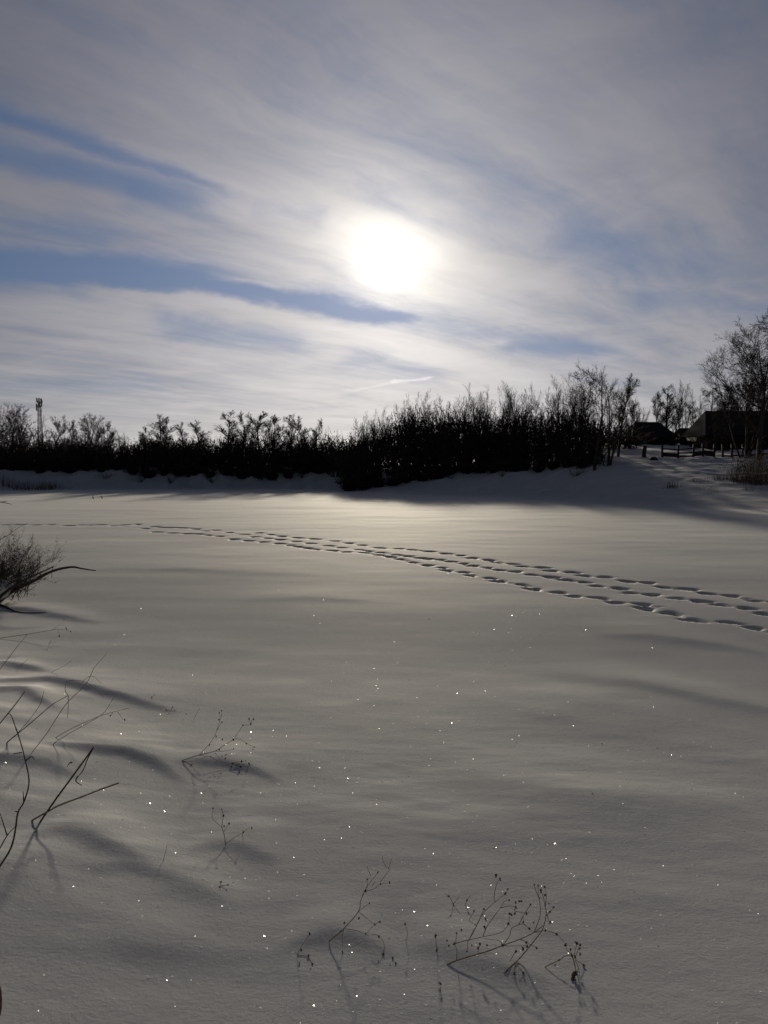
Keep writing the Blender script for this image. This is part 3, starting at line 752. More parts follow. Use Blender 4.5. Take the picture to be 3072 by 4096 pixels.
# ------------------------------------------------------------------ houses, shed
def house(name, pxl, pxr, ridge_y, eave_y, depth, deep, label, ridge, hip=0.0, chim=None, wins=()):
    a, b_ = at(pxl, eave_y, depth), at(pxr, eave_y, depth)
    z0 = min(H1(a[0], depth), H1(b_[0], depth)) - .3
    cx_, w = (a[0] + b_[0]) / 2, b_[0] - a[0]
    ez = a[2] - z0; rz = at(pxl, ridge_y, depth + deep / 2)[2] - z0
    e = empty(name, (cx_, depth + deep / 2, z0), label, 'house' if 'house' in name else 'shed')
    ww, dd = w - .7, deep - .7
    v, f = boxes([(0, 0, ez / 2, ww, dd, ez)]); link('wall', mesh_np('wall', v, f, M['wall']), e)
    # log / plank courses as parts of the front wall
    me = mesh_np('plank', *boxes([(0, 0, 0, ww + .04, .05, .20)]), M['wall'])
    kz = .35
    while kz < ez - .1: link('plank', me, e, (0, -dd / 2 - .02, kz)); kz += .24
    h = hip * w
    th = .16
    top = [(-w / 2 + h, 0, rz), (w / 2 - h, 0, rz)]
    V = [(-w / 2, -deep / 2, ez - .1), (w / 2, -deep / 2, ez - .1), (w / 2, deep / 2, ez - .1), (-w / 2, deep / 2, ez - .1), *top]
    V += [(x, y_, z_ + th) for x, y_, z_ in V]
    Fc = [(0, 1, 5, 4), (1, 2, 5), (2, 3, 4, 5), (3, 0, 4), (6, 10, 11, 7), (7, 11, 8), (8, 11, 10, 9), (9, 10, 6), (0, 6, 7, 1), (1, 7, 8, 2), (2, 8, 9, 3), (3, 9, 6, 0)]
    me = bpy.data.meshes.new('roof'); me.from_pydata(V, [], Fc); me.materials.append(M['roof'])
    ro = link('roof', me, e)
    if chim is not None:
        v, f = boxes([(chim * w, .3, rz + .15, .55, .55, 1.3), (chim * w, .3, rz + .82, .68, .68, .12)])
        link('chimney', mesh_np('chimney', v, f, M['brick']), ro)
    for wx in wins:
        fr = link('window', mesh_np('window', *boxes([(-.5, 0, 0, .1, .08, 1.3), (.5, 0, 0, .1, .08, 1.3), (0, 0, .6, .9, .08, .1), (0, 0, -.6, .9, .08, .1), (0, 0, 0, .05, .06, 1.1)]), M['frame']), e, (wx * w, -dd / 2 - .10, ez * .55))
        link('pane', mesh_np('pane', *boxes([(0, .01, 0, .9, .03, 1.1)]), M['glass']), fr)
    return e
house('house', 2528, 2716, 1692, 1748, 118, 8, 'dark house with a hipped roof behind the slanting tree', 'x', .24, None, (-.2, .15))
house('house', 2822, 3210, 1648, 1742, 108, 9, 'dark house with a big roof at the right edge behind the fence', 'x', .13, None, (-.32, -.1, .12))
house('shed', 2738, 2838, 1716, 1732, 124, 5, 'low dark shed between the two houses', 'x', .02)

# ------------------------------------------------------------------ fences on the right slope
def fence(posts, rails, depth, label, top=1782, ph=1.45):
    pts = []; depth = min(float(np.median([hit(q, 1828)[1] for q in posts])), 100.0)
    for px in posts:
        p = at(px, 1820, depth); pts.append((p[0], depth, H1(p[0], depth)))
    o = pts[0]
    e = empty('fence', o, label, 'fence', 'board fences on the right slope')
    for i, p in enumerate(pts):
        v, f = boxes([(0, 0, ph / 2 - .15, .20, .18, ph + .3)])
        V = np.array(v); V[:, 0] += (V[:, 2] > .5) * .04 * ((i * 37) % 5 - 2)
        link('post', mesh_np('post', V, f, M['board']), e, (p[0] - o[0], 0, p[2] - o[2]))
    for i in range(len(pts) - 1):
        a, b_ = np.array(pts[i]) - o, np.array(pts[i + 1]) - o
        for (hz_, sz) in rails[i % len(rails)]:
            V, f = boxes([(0, 0, 0, 1, .05, sz)])
            V = np.array(V, float)
            t = V[:, 0] + .5
            V[:, 0] = a[0] + t * (b_[0] - a[0]); V[:, 1] += -.13
            V[:, 2] += a[2] + t * (b_[2] - a[2]) + hz_ + ((i * 7) % 3 - 1) * .03 * (2 * t - 1)
            link('rail', mesh_np('rail', V, f, M['board']), e)
    return e
fence([2650, 2712, 2772, 2812, 2856], [[(.95, .14), (.30, .42)], [(.95, .14), (.52, .16), (.12, .18)], [(1.0, .14), (.34, .55)], [(.95, .14), (.36, .62)]], 96, 'left stretch of dark board fence, before the gap')
fence([2892, 2927, 2968, 3050, 3130], [[(.95, .16), (.12, .18)], [(.95, .18), (.16, .18)], [(1.0, .34), (.18, .22)], [(1.1, .40), (.28, .2)]], 96, 'right stretch of dark board fence, beyond the gap')
p = at(2575, 1832, 94)
e = empty('stump', (p[0], 94, H1(p[0], 94)), 'short dark leaning post left of the board fence', 'post')
tube('trunk', [(0, 0, -.2), (.05, 0, .6), (.16, 0, 1.3)], [.26, .24, .2], M['bark'], e, 8)
p = hit(2615, 1840)
rr = random.Random(2)
V, Fc = [], []
me = bpy.data.meshes.new('stone')
import bmesh
bm = bmesh.new(); bmesh.ops.create_icosphere(bm, subdivisions=3, radius=.42)
for q in bm.verts:
    k = 1 + .25 * math.sin(q.co.x * 7 + 1) * math.sin(q.co.y * 6) + .12 * math.sin(q.co.z * 11 + q.co.x * 9)
    q.co *= k; q.co.z *= .65
bm.to_mesh(me); bm.free(); me.materials.append(M['bark'])
link('stone', me, None, (p[0], p[1], p[2] + .1), label='dark stone in the snow below the short post', category='stone')

# ------------------------------------------------------------------ reeds and dry grass tufts
def tuft(name, px, py, n_, hgt, spread, label, category, seed, mat='reed', group=None, depth=None, rad=.008, plume=False):
    R = random.Random(seed)
    c = hit(px, py)
    e = empty(name, tuple(c), label, category, group)
    P0, P1, R0, R1 = [], [], [], []; Q0, Q1, QR = [], [], []
    for i in range(n_):
        x, y_ = R.gauss(0, spread), R.gauss(0, spread * .6)
        z = H1(c[0] + x, c[1] + y_) - c[2] - .05
        p = np.array((x, y_, z)); L = hgt * R.uniform(.45, 1.1); d = np.array((R.gauss(0, .22), R.gauss(0, .18), 1.0)); r = rad
        for k in range(4):
            d = d + np.array((R.gauss(.02, .10), R.gauss(0, .08), -.03)); q = p + d / np.linalg.norm(d) * L / 4
            P0.append(p); P1.append(q); R0.append(r); R1.append(r * .75); p, r = q, r * .75
        if plume and R.random() < .6:
            Q0.append(p); Q1.append(p + d / np.linalg.norm(d) * .22 + np.array((.06, 0, 0))); QR.append(.03)
    v, f = frusta(P0, P1, R0, R1, 3); link('stems', mesh_np('stems', v, f, M[mat]), e, kind='stuff')
    if Q0:
        v, f = frusta(Q0, Q1, QR, np.array(QR) * .25, 5); link('plumes', mesh_np('plumes', v, f, M['reed']), e, kind='stuff')
    return e
RG = 'dry reeds on the right slope'
tuft('reed_clump', 3045, 1935, 420, 2.7, 1.0, 'tall dry reed bed at the right edge below the fence', 'reeds', 1, group=RG, rad=.014, plume=True)
tuft('reed_clump', 2975, 1925, 200, 2.1, .7, 'dry reeds forming the left shoulder of the reed bed', 'reeds', 2, group=RG, rad=.013, plume=True)
tuft('reed_clump', 2925, 1915, 60, 1.1, .4, 'small separate reed tuft left of the reed bed', 'reeds', 3, group=RG, rad=.013)
tuft('grass_tuft', 2872, 1920, 50, .9, .35, 'dark dry tuft on the right slope left of the reeds', 'grass', 4, 'twig', rad=.012)
tuft('grass_tuft', 2690, 1952, 60, .85, .35, 'dark dry tuft low on the right slope under the left fence', 'grass', 5, 'twig', rad=.012)
tuft('grass_tuft', 2795, 1928, 40, .6, .4, 'faint dry tuft on the slope between two dark tufts', 'grass', 6, 'twig', rad=.010)
tuft('grass_tuft', 2838, 1962, 40, .45, .4, 'flat dry tuft low on the right slope', 'grass', 7, 'twig', rad=.010)
tuft('grass_tuft', 2985, 1962, 40, .5, .35, 'flat dry tuft below the reed bed', 'grass', 8, 'twig', rad=.010)
tuft('grass_tuft', 30, 1950, 160, 1.5, 1.8, 'brown dry grass on the shore at the left edge', 'grass', 9, 'reed', rad=.018)
tuft('grass_tuft', 130, 1960, 160, 1.2, 1.6, 'brown dry grass on the left shore, middle tuft', 'grass', 10, 'reed', rad=.018)
tuft('grass_tuft', 210, 1955, 120, 1.1, 1.1, 'brown dry grass at the tip of the left shore', 'grass', 11, 'reed', rad=.018)
rb = random.Random(5)
LOWP = [(420, 1915, 'dark low bush on the snowy bank below the round crowned tree'), (560, 1930, 'flat dark bush at the foot of the left bank, left of three'),
        (680, 1932, 'flat dark bush at the foot of the left bank, middle of three'), (850, 1930, 'flat dark bush at the foot of the left bank, right of three'),
        (1210, 1912, 'dark bush on the bank below the feathery trees'), (1320, 1895, 'dark bush on the bank left of the thicket'),
        (1800, 1915, 'small dark bush alone on the slope below the thicket'), (2010, 1905, 'thin twiggy bush on the slope right of the small one'),
        (2215, 1880, 'dark scrub bush below the big willow, left'), (2300, 1905, 'dark scrub bush with snow below the big willow'), (2330, 1850, 'scrub at the foot of the big spreading willow')]
for i, (px, py, lab) in enumerate(LOWP):
    t, c, wid, S = variant((2, 3, 7)[i % 3], 'bush')
    p = hit(px, py); e = empty('low_bush', tuple(p - np.array((0, 0, .05))), lab, 'bush', 'low bushes on the far bank')
    s = rb.uniform(.10, .16); e.scale = (s * 2.0, s * 2.0, s); e.rotation_euler = (0, 0, i * 1.3)
    link('stems', t, e, kind='stuff'); link('twigs', c, e, kind='stuff')

# ------------------------------------------------------------------ plants of the near bank, traced stem by stem and grown in depth
def head_mesh(seed):
    R = random.Random(seed); bm = bmesh.new(); bmesh.ops.create_icosphere(bm, subdivisions=2, radius=1.0)
    for q in bm.verts:
        k = R.uniform(.65, 1.0) if R.random() < .72 else R.uniform(1.2, 1.9)
        q.co *= k
    me = bpy.data.meshes.new('seed_head'); bm.to_mesh(me); bm.free(); me.materials.append(M['seed'])
    return me
HEADS = [head_mesh(i) for i in range(6)]
class Plant:
    def __init__(s, name, origin, scale, root, label, category, seed, group=None, depth=None):
        s.o, s.k, s.R = origin, scale, random.Random(seed); s.f = 1.3 if name not in ('bank_bush', 'leaning_branch') else 1.1
        if origin == (0, 0): s.f = 1.0
        px = s.px(root); s.rp = hit(*px); s.y0 = s.rp[1] if depth is None else depth
        s.e = empty(name, tuple(s.rp), label, category, group); s.known = []
    def px(s, c): return (s.o[0] + c[0] / s.k, s.o[1] + c[1] / s.k)
    def p3(s, c, y):
        p = s.px(c); h = hit(*p)
        return at(*p, min(y, h[1] - .004)) if True else None
    def find(s, c):
        best, by = 1e9, s.y0
        for (q, y) in s.known:
            d = math.hypot(q[0] - c[0], q[1] - c[1])
            if d < best: best, by = d, y
        return by if best < 40 * s.k / 2.4 else s.y0
    def stem(s, name, cs, r0, r1, mat='stalk', bury=False, drift=.02, sides=6, jit=.12):
        y = s.find(cs[0]) if s.known else s.y0; dy_ = s.R.uniform(-1, 1) * drift
        pts, n = [], len(cs)
        for i, c in enumerate(cs):
            yy = y + dy_ * i + s.R.uniform(-.2, .2) * drift * (i > 0)
            p = s.p3(c, yy); pts.append(p - s.rp); s.known.append((c, p[1]))
        for i in range(n - 1):       # intermediate samples to let side stems find their depth
            a, b_ = s.known[-n + i], s.known[-n + i + 1] if i + 1 - n < 0 else s.known[-1]
            s.known.append((((a[0][0] + b_[0][0]) / 2, (a[0][1] + b_[0][1]) / 2), (a[1] + b_[1]) / 2)) if False else None
        if bury:
            d = pts[0] - pts[1]; d = d / np.linalg.norm(d); pts = [pts[0] + d * .05 + np.array((0, 0, -.03))] + pts
        r0, r1 = r0 * s.f, r1 * s.f; m_ = len(pts); rad = [r0 + (r1 - r0) * i / (m_ - 1) for i in range(m_)]
        return tube(name, pts, rad, M[mat], s.e, sides, 4, jit, s.R)
    def heads(s, cs, r=.0042):
        for c in cs:
            y = s.find(c); p = s.p3(c, y) - s.rp
            ob = link('seed_head', s.R.choice(HEADS), s.e, p)
            k = r * s.f * s.R.uniform(.75, 1.25); ob.scale = (k, k, k * s.R.uniform(1.0, 1.5)); ob.rotation_euler = (s.R.uniform(-.6, .6), s.R.uniform(-.6, .6), s.R.uniform(0, 6))
WG = 'dry seed weeds poking out of the snow'
A = Plant('dry_weed', (600, 2700), 2.458, (318, 843), 'leaning dry weed with many seed heads, left of the middle of the snow', 'weed', 1, WG)
A.stem('stem', [(318, 843), (480, 787), (640, 748), (730, 690), (810, 640), (870, 560), (915, 495)], .0034, .0014, bury=True)
for cs in ([(490, 780), (590, 670), (640, 590), (660, 530), (680, 470), (700, 400), (705, 352)], [(640, 748), (720, 750), (822, 728)], [(470, 790), (550, 797), (600, 805), (680, 850), (800, 870), (880, 875), (975, 873)],
           [(640, 765), (690, 830), (710, 860)], [(810, 628), (880, 630), (950, 670), (1025, 710)], [(915, 495), (990, 485), (1000, 450), (1018, 435)], [(325, 848), (420, 852), (480, 830), (560, 805)], [(430, 850), (405, 890)],
           [(585, 680), (578, 705)], [(660, 540), (700, 470)], [(800, 870), (890, 905)], [(990, 480), (975, 433)], [(800, 868), (860, 855), (940, 845)]):
    A.stem('branch', cs, .0019, .0010)
A.heads([(705, 352), (683, 372), (700, 402), (708, 465), (680, 440), (822, 728), (600, 805), (810, 870), (975, 873), (890, 905), (880, 960), (800, 905), (950, 675), (1025, 710), (1010, 732), (912, 495), (990, 485), (975, 433), (1018, 435),
         (710, 632), (650, 605), (585, 690), (745, 785), (740, 822), (706, 800), (900, 850), (940, 845), (680, 735), (820, 635), (405, 885)])
B = Plant('dry_weed', (600, 2700), 2.458, (742, 1670), 'small upright dry weed below the leaning one', 'weed', 2, WG)
B.stem('stem', [(742, 1670), (730, 1570), (708, 1500), (712, 1440), (722, 1380), (706, 1322)], .0024, .0010, bury=True)
for cs in ([(708, 1500), (640, 1440), (612, 1400), (618, 1310)], [(730, 1540), (775, 1460)], [(745, 1660), (830, 1600), (915, 1548), (985, 1495)], [(910, 1550), (915, 1665)]): B.stem('branch', cs, .0014, .0008)
B.heads([(722, 1380), (706, 1322), (618, 1310), (1000, 1505), (730, 1485), (775, 1460), (915, 1548)], .0036)
Cc = Plant('dry_weed', (1150, 3400), 2.765, (465, 1005), 'single bent dry weed with few seed heads near the bottom, centre', 'weed', 3, WG)
Cc.stem('stem', [(465, 1005), (590, 905), (650, 840), (785, 680), (810, 560), (840, 490), (870, 420), (930, 340), (1000, 250)], .0026, .0009, bury=True)
for cs in ([(870, 455), (960, 430), (1020, 380), (1130, 362)], [(1025, 355), (1090, 270), (1140, 200)], [(1115, 210), (1155, 95)], [(1100, 200), (1055, 120), (1050, 70)], [(785, 680), (903, 590)], [(785, 680), (880, 760), (963, 825)],
           [(640, 870), (760, 890), (865, 920), (963, 825)], [(930, 930), (1010, 950), (1070, 1040), (1060, 1150)], [(620, 880), (605, 960), (610, 1130)], [(880, 420), (882, 325)], [(920, 290), (880, 180)], [(930, 400), (980, 345)], [(963, 825), (1022, 795)]):
    Cc.stem('branch', cs, .0013, .0007)
Cc.heads([(1000, 250), (882, 325), (903, 590), (793, 755), (1022, 795), (963, 825), (865, 930), (1010, 960), (1030, 378), (1130, 362), (628, 803), (1163, 1195), (1200, 1250), (610, 1130), (1060, 1150), (860, 455), (835, 495), (590, 900)], .0032)
for i, (root, cs, hs, lab) in enumerate((
    ((110, 1160), [[(110, 1160), (175, 1030), (245, 930)], [(110, 1160), (220, 1180), (275, 1260)]], [(245, 930), (275, 1260), (230, 1170), (150, 1110)], 'tiny dry sprig left of the single bent weed'),
    ((1310, 1000), [[(1310, 1000), (1330, 920), (1300, 820)]], [(1300, 820)], 'tiny dry sprig between the bent weed and the big weed clump'),
    ((1655, 1110), [[(1655, 1110), (1645, 1040), (1635, 945)]], [(1635, 945), (1655, 1100)], 'tiny dry sprig touching the left side of the big weed clump'))):
    q = Plant('dry_sprig', (1150, 3400), 2.765, root, lab, 'sprig', 40 + i, 'tiny dry sprigs in the snow')
    for j, c in enumerate(cs): q.stem('stem' if j == 0 else 'branch', c, .0014, .0008, bury=(j == 0))
    q.heads(hs, .003)
Dp = Plant('dry_weed', (1700, 3400), 2.37, (222, 1080), 'biggest dry weed clump with curving stems and many seed heads, bottom right', 'weed', 5, WG)
Dp.stem('stem', [(222, 1080), (400, 1015), (590, 960), (735, 905), (900, 845), (1035, 780), (1120, 715)], .0032, .0014, bury=True)
Dp.stem('stem', [(770, 1145), (890, 1035), (980, 930), (1060, 830), (1120, 740), (1150, 600), (1140, 540), (1120, 440), (1100, 390)], .0028, .0012, bury=True)
for cs in ([(1035, 780), (1085, 650), (1095, 560), (1080, 450), (1070, 340)], [(275, 890), (400, 855), (540, 825), (720, 780), (790, 700), (800, 620)], [(405, 870), (470, 760), (500, 690), (560, 590), (665, 490), (760, 415), (785, 370)],
           [(550, 820), (580, 740), (640, 650), (715, 550), (750, 490), (795, 475)], [(665, 490), (655, 440), (680, 320), (712, 280)], [(715, 550), (800, 530), (862, 545)], [(735, 905), (800, 820), (820, 745), (900, 705), (935, 700), (930, 640)],
           [(890, 705), (940, 610), (1000, 520)], [(1035, 780), (1140, 765), (1250, 800), (1330, 890)], [(300, 1040), (300, 940), (275, 890)], [(500, 970), (520, 890)], [(405, 870), (400, 960)], [(735, 905), (700, 860), (560, 840)],
           [(1150, 620), (1185, 588), (1220, 545)], [(1140, 540), (1150, 430), (1135, 350)], [(1080, 450), (1045, 370), (1037, 328)], [(1160, 610), (1170, 660), (1185, 690)], [(900, 845), (960, 875), (1060, 930)], [(860, 960), (830, 1010), (800, 1060)],
           [(890, 1035), (850, 1100), (850, 1175)], [(860, 1070), (930, 1170)], [(500, 700), (560, 560)], [(110, 950), (100, 815)], [(862, 545), (850, 575), (940, 600)], [(935, 700), (990, 745)], [(290, 890), (300, 790)], [(420, 850), (450, 780), (470, 740)],
           [(735, 905), (800, 910), (960, 905)]):
    Dp.stem('branch', cs, .0017, .0009)
Dp.heads([(712, 280), (672, 245), (785, 370), (760, 415), (795, 475), (862, 500), (895, 488), (915, 488), (862, 545), (853, 605), (800, 605), (820, 615), (790, 700), (930, 685), (1030, 690), (990, 745), (1000, 520), (960, 600), (1037, 328),
          (1073, 340), (1100, 390), (1135, 350), (1140, 428), (1083, 455), (1175, 510), (1220, 545), (1185, 588), (1185, 690), (1140, 765), (1250, 800), (300, 790), (208, 860), (225, 905), (275, 890), (445, 905), (520, 890), (500, 930), (398, 960),
          (575, 660), (560, 560), (565, 735), (587, 905), (960, 875), (970, 915), (930, 940), (860, 960), (1060, 930), (850, 1175), (930, 1170), (735, 905), (345, 760), (110, 950), (100, 815)], .0034)
E = Plant('dry_weed', (1700, 3400), 2.37, (1140, 1110), 'bent dry weed with a bunch of seed heads right of the big clump', 'weed', 6, WG)
E.stem('stem', [(1140, 1110), (1270, 1045), (1330, 1005), (1395, 1000)], .0022, .0015, bury=True)
E.stem('stem', [(1395, 1000), (1420, 1090), (1425, 1160), (1405, 1215)], .0026, .0016)
for cs in ([(1395, 1000), (1350, 950), (1335, 900)], [(1395, 1000), (1378, 945)], [(1410, 1010), (1440, 885)], [(1420, 1020), (1473, 900)], [(1420, 1040), (1450, 1100), (1440, 1160)], [(1425, 1040), (1505, 1092)]): E.stem('branch', cs, .0014, .0009)
E.heads([(1335, 900), (1378, 945), (1437, 885), (1473, 900), (1465, 935), (1470, 985), (1505, 1092), (1390, 1000), (1425, 1015), (1330, 905), (1270, 1045)], .0038)
E.heads([(1405, 1205), (1410, 1190), (1398, 1230)], .0062)
for i, (root, cs, hs, lab) in enumerate((
    ((268, 515), [[(268, 515), (300, 470), (318, 445)], [(265, 510), (235, 450), (185, 415)]], [(225, 440), (268, 515)], 'tiny forked sprig above the big weed clump'),
    ((382, 520), [[(382, 520), (400, 480), (428, 428)]], [(395, 475)], 'tiny single sprig above the big weed clump'),
    ((418, 665), [[(418, 665), (450, 610), (475, 560)]], [(465, 580)], 'tiny sprig just left of the big weed clump stems'),
    ((1400, 3400), [], [], '')[0:4] if False else ((145, 1330), [[(145, 1330), (150, 1290), (145, 1255)]], [(145, 1265)], 'tiny sprig in the drift shadow below the big weed clump'))):
    q = Plant('dry_sprig', (1700, 3400), 2.37, root, lab, 'sprig', 50 + i, 'tiny dry sprigs in the snow')
    for j, c in enumerate(cs): q.stem('stem' if j == 0 else 'branch', c, .0015, .0009, bury=(j == 0))
    q.heads(hs, .003)
for i, (root, cs, hs, lab) in enumerate((
    ((130, 1830), [[(130, 1830), (150, 1750), (170, 1665)]], [], 'lone thin dry blade left of the small upright weed'),
    ((160, 350), [[(160, 350), (205, 345), (250, 345), (265, 350)], [(205, 345), (228, 290)]], [(160, 342), (245, 345), (220, 320)], 'low dry sprig up the slope, above left of the leaning weed'),
    ((440, 420), [[(440, 420), (465, 370), (490, 325)]], [(355, 385)], 'faint thin sprig up the slope, just above the leaning weed'),
    ((700, 2060), [[(690, 2110), (695, 2075), (697, 2040)], [(695, 2075), (765, 2065)]], [(697, 2035), (765, 2065)], 'two seed heads poking from shaded snow below the small upright weed'))):
    q = Plant('dry_sprig', (600, 2700), 2.458, root, lab, 'sprig', 60 + i, 'tiny dry sprigs in the snow')
    for j, c in enumerate(cs): q.stem('stem' if j == 0 else 'branch', c, .0016, .0009, bury=(j == 0))
    q.heads(hs, .0038)
# sticks and stalks at the left edge
LO, LK = (0, 2450), 2.107
def stalk(root, stems, lab, seed, name='dry_stalk', cat='stalk', mat='stalk', r=(.004, .0015), hs=(), br=(.0018, .0009), hr=.004, group='dry stalks at the left edge'):
    q = Plant(name, LO, LK, root, lab, cat, seed, group)
    for j, c in enumerate(stems): q.stem('stem' if j == 0 else 'branch', c, *(r if j == 0 else br), mat=mat, bury=(j == 0))
    if hs: q.heads(hs, hr)
    return q
q = stalk((340, 1765), [[(340, 1765), (480, 1560), (620, 1370), (790, 1135)]], 'thick dark broken stick leaning right near the left edge', 71, 'broken_stick', 'stick', 'stick', (.0062, .0050))
q.stem('splinter', [(788, 1140), (740, 1230), (700, 1330), (655, 1385)], .0035, .0022, 'stick')
q.stem('splinter', [(655, 1380), (640, 1420), (690, 1460)], .0050, .0020, 'leaf')
q.stem('dry_leaf', [(610, 1262), (585, 1270), (565, 1300)], .0050, .0018, 'leaf')
stalk((270, 1755), [[(270, 1755), (400, 1680), (500, 1625), (700, 1550), (850, 1490), (1000, 1437)]], 'brown stick lying low across the dark broken stick', 72, 'fallen_stick', 'stick', 'stalk', (.0052, .0042))
stalk((0, 2150), [[(-20, 2170), (90, 1990), (130, 1830), (150, 1690), (200, 1600), (240, 1470), (240, 1370), (215, 1260), (185, 1130), (135, 980), (95, 870), (60, 850)], [(200, 1600), (195, 1510)], [(150, 1700), (145, 1680), (120, 1675)], [(215, 1250), (240, 1230), (270, 1215), (290, 1240)],
      [(-40, 2060), (60, 1880), (135, 1800)], [(60, 1880), (0, 1690)], [(185, 1180), (110, 1190)], [(135, 980), (160, 1040)]], 'tall wavy bare twig with side twigs at the left edge', 73, 'bare_twig', 'twig', 'stick', (.0050, .0016), br=(.0034, .0016))
stalk((60, 1095), [[(60, 1095), (200, 980), (330, 870), (450, 770), (575, 700)], [(575, 700), (575, 790), (568, 890)], [(120, 1050), (250, 900), (340, 770), (370, 660)], [(575, 700), (550, 660), (552, 600)]], 'forked stalk with a broken hanging tip near the left edge', 74, mat='stick', r=(.0052, .0022), br=(.0024, .0014))
stalk((270, 1180), [[(270, 1180), (400, 1010), (550, 780), (680, 650), (740, 580), (790, 470)], [(790, 470), (850, 400), (900, 345)], [(550, 580), (640, 570), (730, 590), (810, 650), (870, 715)], [(690, 590), (740, 545), (790, 540), (855, 600)]], 'long thin stalk with arching side stems crossing the drift shadow', 75, r=(.0030, .0020))
stalk((450, 1105), [[(450, 1105), (600, 1010), (780, 910), (880, 840), (960, 715)]], 'thin stalk curving up at its end, right of the forked stalk', 76, r=(.0030, .0016))
stalk((470, 1055), [[(470, 1055), (640, 960), (850, 870), (950, 840), (1090, 805)], [(950, 840), (930, 880)], [(990, 835), (1040, 905)]], 'thin stalk lying low with a drooping tip, right of the forked stalk', 77, r=(.0030, .0014), hs=[(930, 870), (1050, 905)])
stalk((0, 935), [[(-20, 960), (110, 800), (210, 665)]], 'short dark straight stalk at the left edge', 78, mat='stick', r=(.0050, .0035))
stalk((0, 215), [[(-20, 220), (220, 185), (400, 155), (480, 140), (540, 145), (600, 158)], [(450, 142), (475, 120), (510, 100)], [(490, 145), (500, 200)]], 'flat lying stalk with drooping seed heads below the bush', 79, r=(.0050, .0020), hs=[(555, 130), (595, 160), (500, 200), (560, 140)], hr=.0065)
stalk((0, 480), [[(-20, 505), (120, 320), (225, 190)]], 'thin slanting stalk under the flat lying one', 80, r=(.0040, .0022))
stalk((430, 505), [[(430, 505), (520, 460), (600, 410)]], 'faint thin stalk above the upper drift shadow', 81, r=(.0026, .0014))
stalk((175, 445), [[(175, 445), (205, 420), (235, 395)]], 'short faint stalk left of the upper drift shadow', 82, r=(.0026, .0016))
stalk((400, 290), [[(400, 320), (415, 260), (430, 230)], [(415, 260), (440, 240)]], 'tiny faint sprig under the flat lying stalk', 83, r=(.0026, .0014))
stalk((1275, 715), [[(1275, 730), (1290, 705), (1310, 690)]], 'tiny sprig at the end of the upper drift shadow', 84, r=(.003, .0016), hs=[(1278, 712)])
# bush with a thick broken branch at the left edge
Bu = Plant('bank_bush', (0, 1950), 2.074, (20, 945), 'twiggy bush with a long bent branch reaching over the pond at the left edge', 'bush', 90)
Bu.stem('limb', [(-60, 990), (0, 940), (130, 845), (280, 775), (430, 695), (590, 660), (690, 675), (795, 690)], .062, .011, 'bark', True, .05, 8, .10)
Bu.stem('limb', [(-60, 960), (20, 890), (150, 795), (300, 722), (445, 655)], .050, .011, 'bark', True, .06, 7)
Bu.stem('limb', [(-80, 960), (30, 985), (150, 1035), (270, 1040), (385, 1035)], .040, .008, 'bark', True, .03, 7)
Bu.stem('branch', [(440, 660), (430, 700), (430, 752)], .007, .004, 'bark')
Bu.stem('branch', [(-30, 445), (50, 405), (100, 370), (160, 330), (230, 295)], .006, .003, 'twig')
Rb = random.Random(91)
P0, P1, R0, R1 = [], [], [], []
def sprout(p, d, L, r, lev):
    k = 5; d = np.array(d, float)
    for i in range(k):
        d = d + np.array((Rb.gauss(0, .16), Rb.gauss(0, .16), Rb.gauss(.03, .12))); d /= np.linalg.norm(d)
        q = p + d * L / k; P0.append(p); P1.append(q); R0.append(r); R1.append(max(r * .8, .0014)); p, r = q, max(r * .8, .0014)
        if lev < 2:
            for _ in range(2):
                a = np.array((Rb.gauss(0, .8), Rb.gauss(0, .8), Rb.gauss(.2, .6)))
                if Rb.random() < .85: sprout(p, d + a * .7, L * Rb.uniform(.3, .5), r * .65, lev + 1)
for i in range(95):
    c = np.array((Rb.uniform(-.95, .50), Rb.uniform(-.45, .5), 0)); c[2] = max(Rb.uniform(-.05, .35) * (1 - abs(c[0])), -.05) + .02
    gz = H1(Bu.rp[0] + c[0], Bu.rp[1] + c[1]) - Bu.rp[2]; c[2] = max(c[2], gz)
    d = (Rb.uniform(-.3, .85), Rb.uniform(-.5, .5), Rb.uniform(.35, 1.0))
    sprout(c, d, Rb.uniform(.65, 1.25), Rb.uniform(.006, .010), 0)
v, f = frusta(P0, P1, R0, R1, 4); link('twigs', mesh_np('twigs', v, f, M['twig']), Bu.e, kind='stuff')
# leaves / curled seed pods at the ends
V, Fc = [], []
for i in range(0, len(P1), 23):
    a, r = P1[i], Rb.uniform(.008, .02)
    o = len(V); V += [tuple(a + np.array((Rb.gauss(0, r), Rb.gauss(0, r), Rb.gauss(0, r)))) for _ in range(4)]; Fc += [(o, o + 1, o + 2, o + 3)]
me = bpy.data.meshes.new('dry_leaves'); me.from_pydata(V, [], Fc); me.materials.append(M['leaf']); link('dry_leaves', me, Bu.e, kind='stuff')
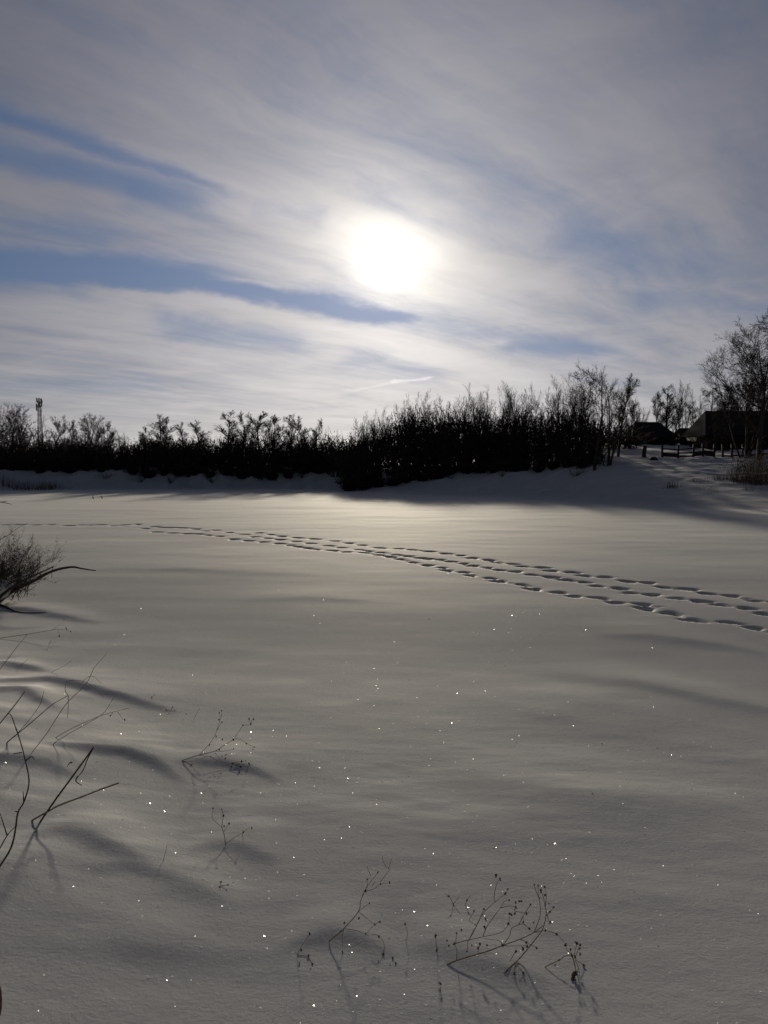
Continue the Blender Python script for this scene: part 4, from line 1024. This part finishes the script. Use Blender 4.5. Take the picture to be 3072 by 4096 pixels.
# snow pillow on the bush foot
bm = bmesh.new(); bmesh.ops.create_icosphere(bm, subdivisions=4, radius=.34)
for qv in bm.verts:
    k = 1 + .22 * math.sin(qv.co.x * 6 + 2) * math.cos(qv.co.y * 5) + .1 * math.sin(qv.co.z * 9); qv.co *= k; qv.co.z *= .62
me = bpy.data.meshes.new('snow_cap'); bm.to_mesh(me); bm.free(); me.materials.append(M['snowcap']); me.polygons.foreach_set('use_smooth', [True] * len(me.polygons))
pc = at(0, 1950 + 850 / 2.074, Bu.y0 - .1) - Bu.rp
link('snow_cap', me, Bu.e, pc)
q = Plant('leaning_branch', (0, 1950), 2.074, (-120, 190), 'dark branch tip entering at the left edge above the bush', 'branch', 93)
q.stem('stem', [(-120, 190), (-60, 135), (0, 122), (50, 128), (95, 140)], .05, .016, 'bark', True)
q.stem('branch', [(-10, 122), (30, 118), (60, 112)], .025, .012, 'bark')
q = Plant('brown_stem', (0, 3400), 2.37, (-8, 1560), 'reddish brown stem at the bottom of the left edge', 'stem', 94)
q.stem('stem', [(-8, 1560), (2, 1500), (5, 1420), (0, 1340), (-14, 1270)], .006, .004, 'leaf', True, 0)
for i, px in enumerate((375, 410)):
    q = Plant('dry_sprig', (0, 0), 1.0, (px, 1996 - i), ('left' if i == 0 else 'right') + ' one of two tiny dark sprigs out on the pond snow', 'sprig', 95 + i, 'tiny dry sprigs in the snow')
    q.stem('stem', [(px, 1996 - i), (px - 3, 1990), (px - 6, 1983)], .05, .03, 'twig', True)

# ------------------------------------------------------------------ frost crystals glinting on the snow
rng = np.random.default_rng(7)
n_ = 34000
yy = np.exp(rng.uniform(math.log(3.0), math.log(30), n_)); xx = rng.uniform(-.62, .62, n_) * (yy + .6)
zz = lookup(xx, yy)
nz = np.clip(rng.normal(0, math.radians(21), (n_, 2)), -1, 1)
nrm = np.stack([nz[:, 0], nz[:, 1], np.ones(n_)], 1); nrm /= np.linalg.norm(nrm, axis=1, keepdims=True)
t1 = np.cross(nrm, rng.normal(size=(n_, 3))); t1 /= np.linalg.norm(t1, axis=1, keepdims=True); t2 = np.cross(nrm, t1)
sz = rng.lognormal(math.log(.0019), .5, n_)
c0 = np.stack([xx, yy, zz + sz * .2], 1)
sz = sz * (1 + yy / 18)      # plates enlarged with distance so that far glints still show
V = np.zeros((n_, 3, 3)); Fi = []
for k in range(3):
    a = k * math.pi * 2 / 3
    V[:, k] = c0 + (t1 * math.cos(a) + t2 * math.sin(a)) * sz[:, None]
fc = (np.arange(n_) * 3)[:, None] + np.arange(3)[None]
ob = link('frost_crystals', mesh_np('frost_crystals', V.reshape(-1, 3), fc, M['ice']), None, None, label='glinting frost crystals scattered over the snow', category='frost')
ob['kind'] = 'stuff'
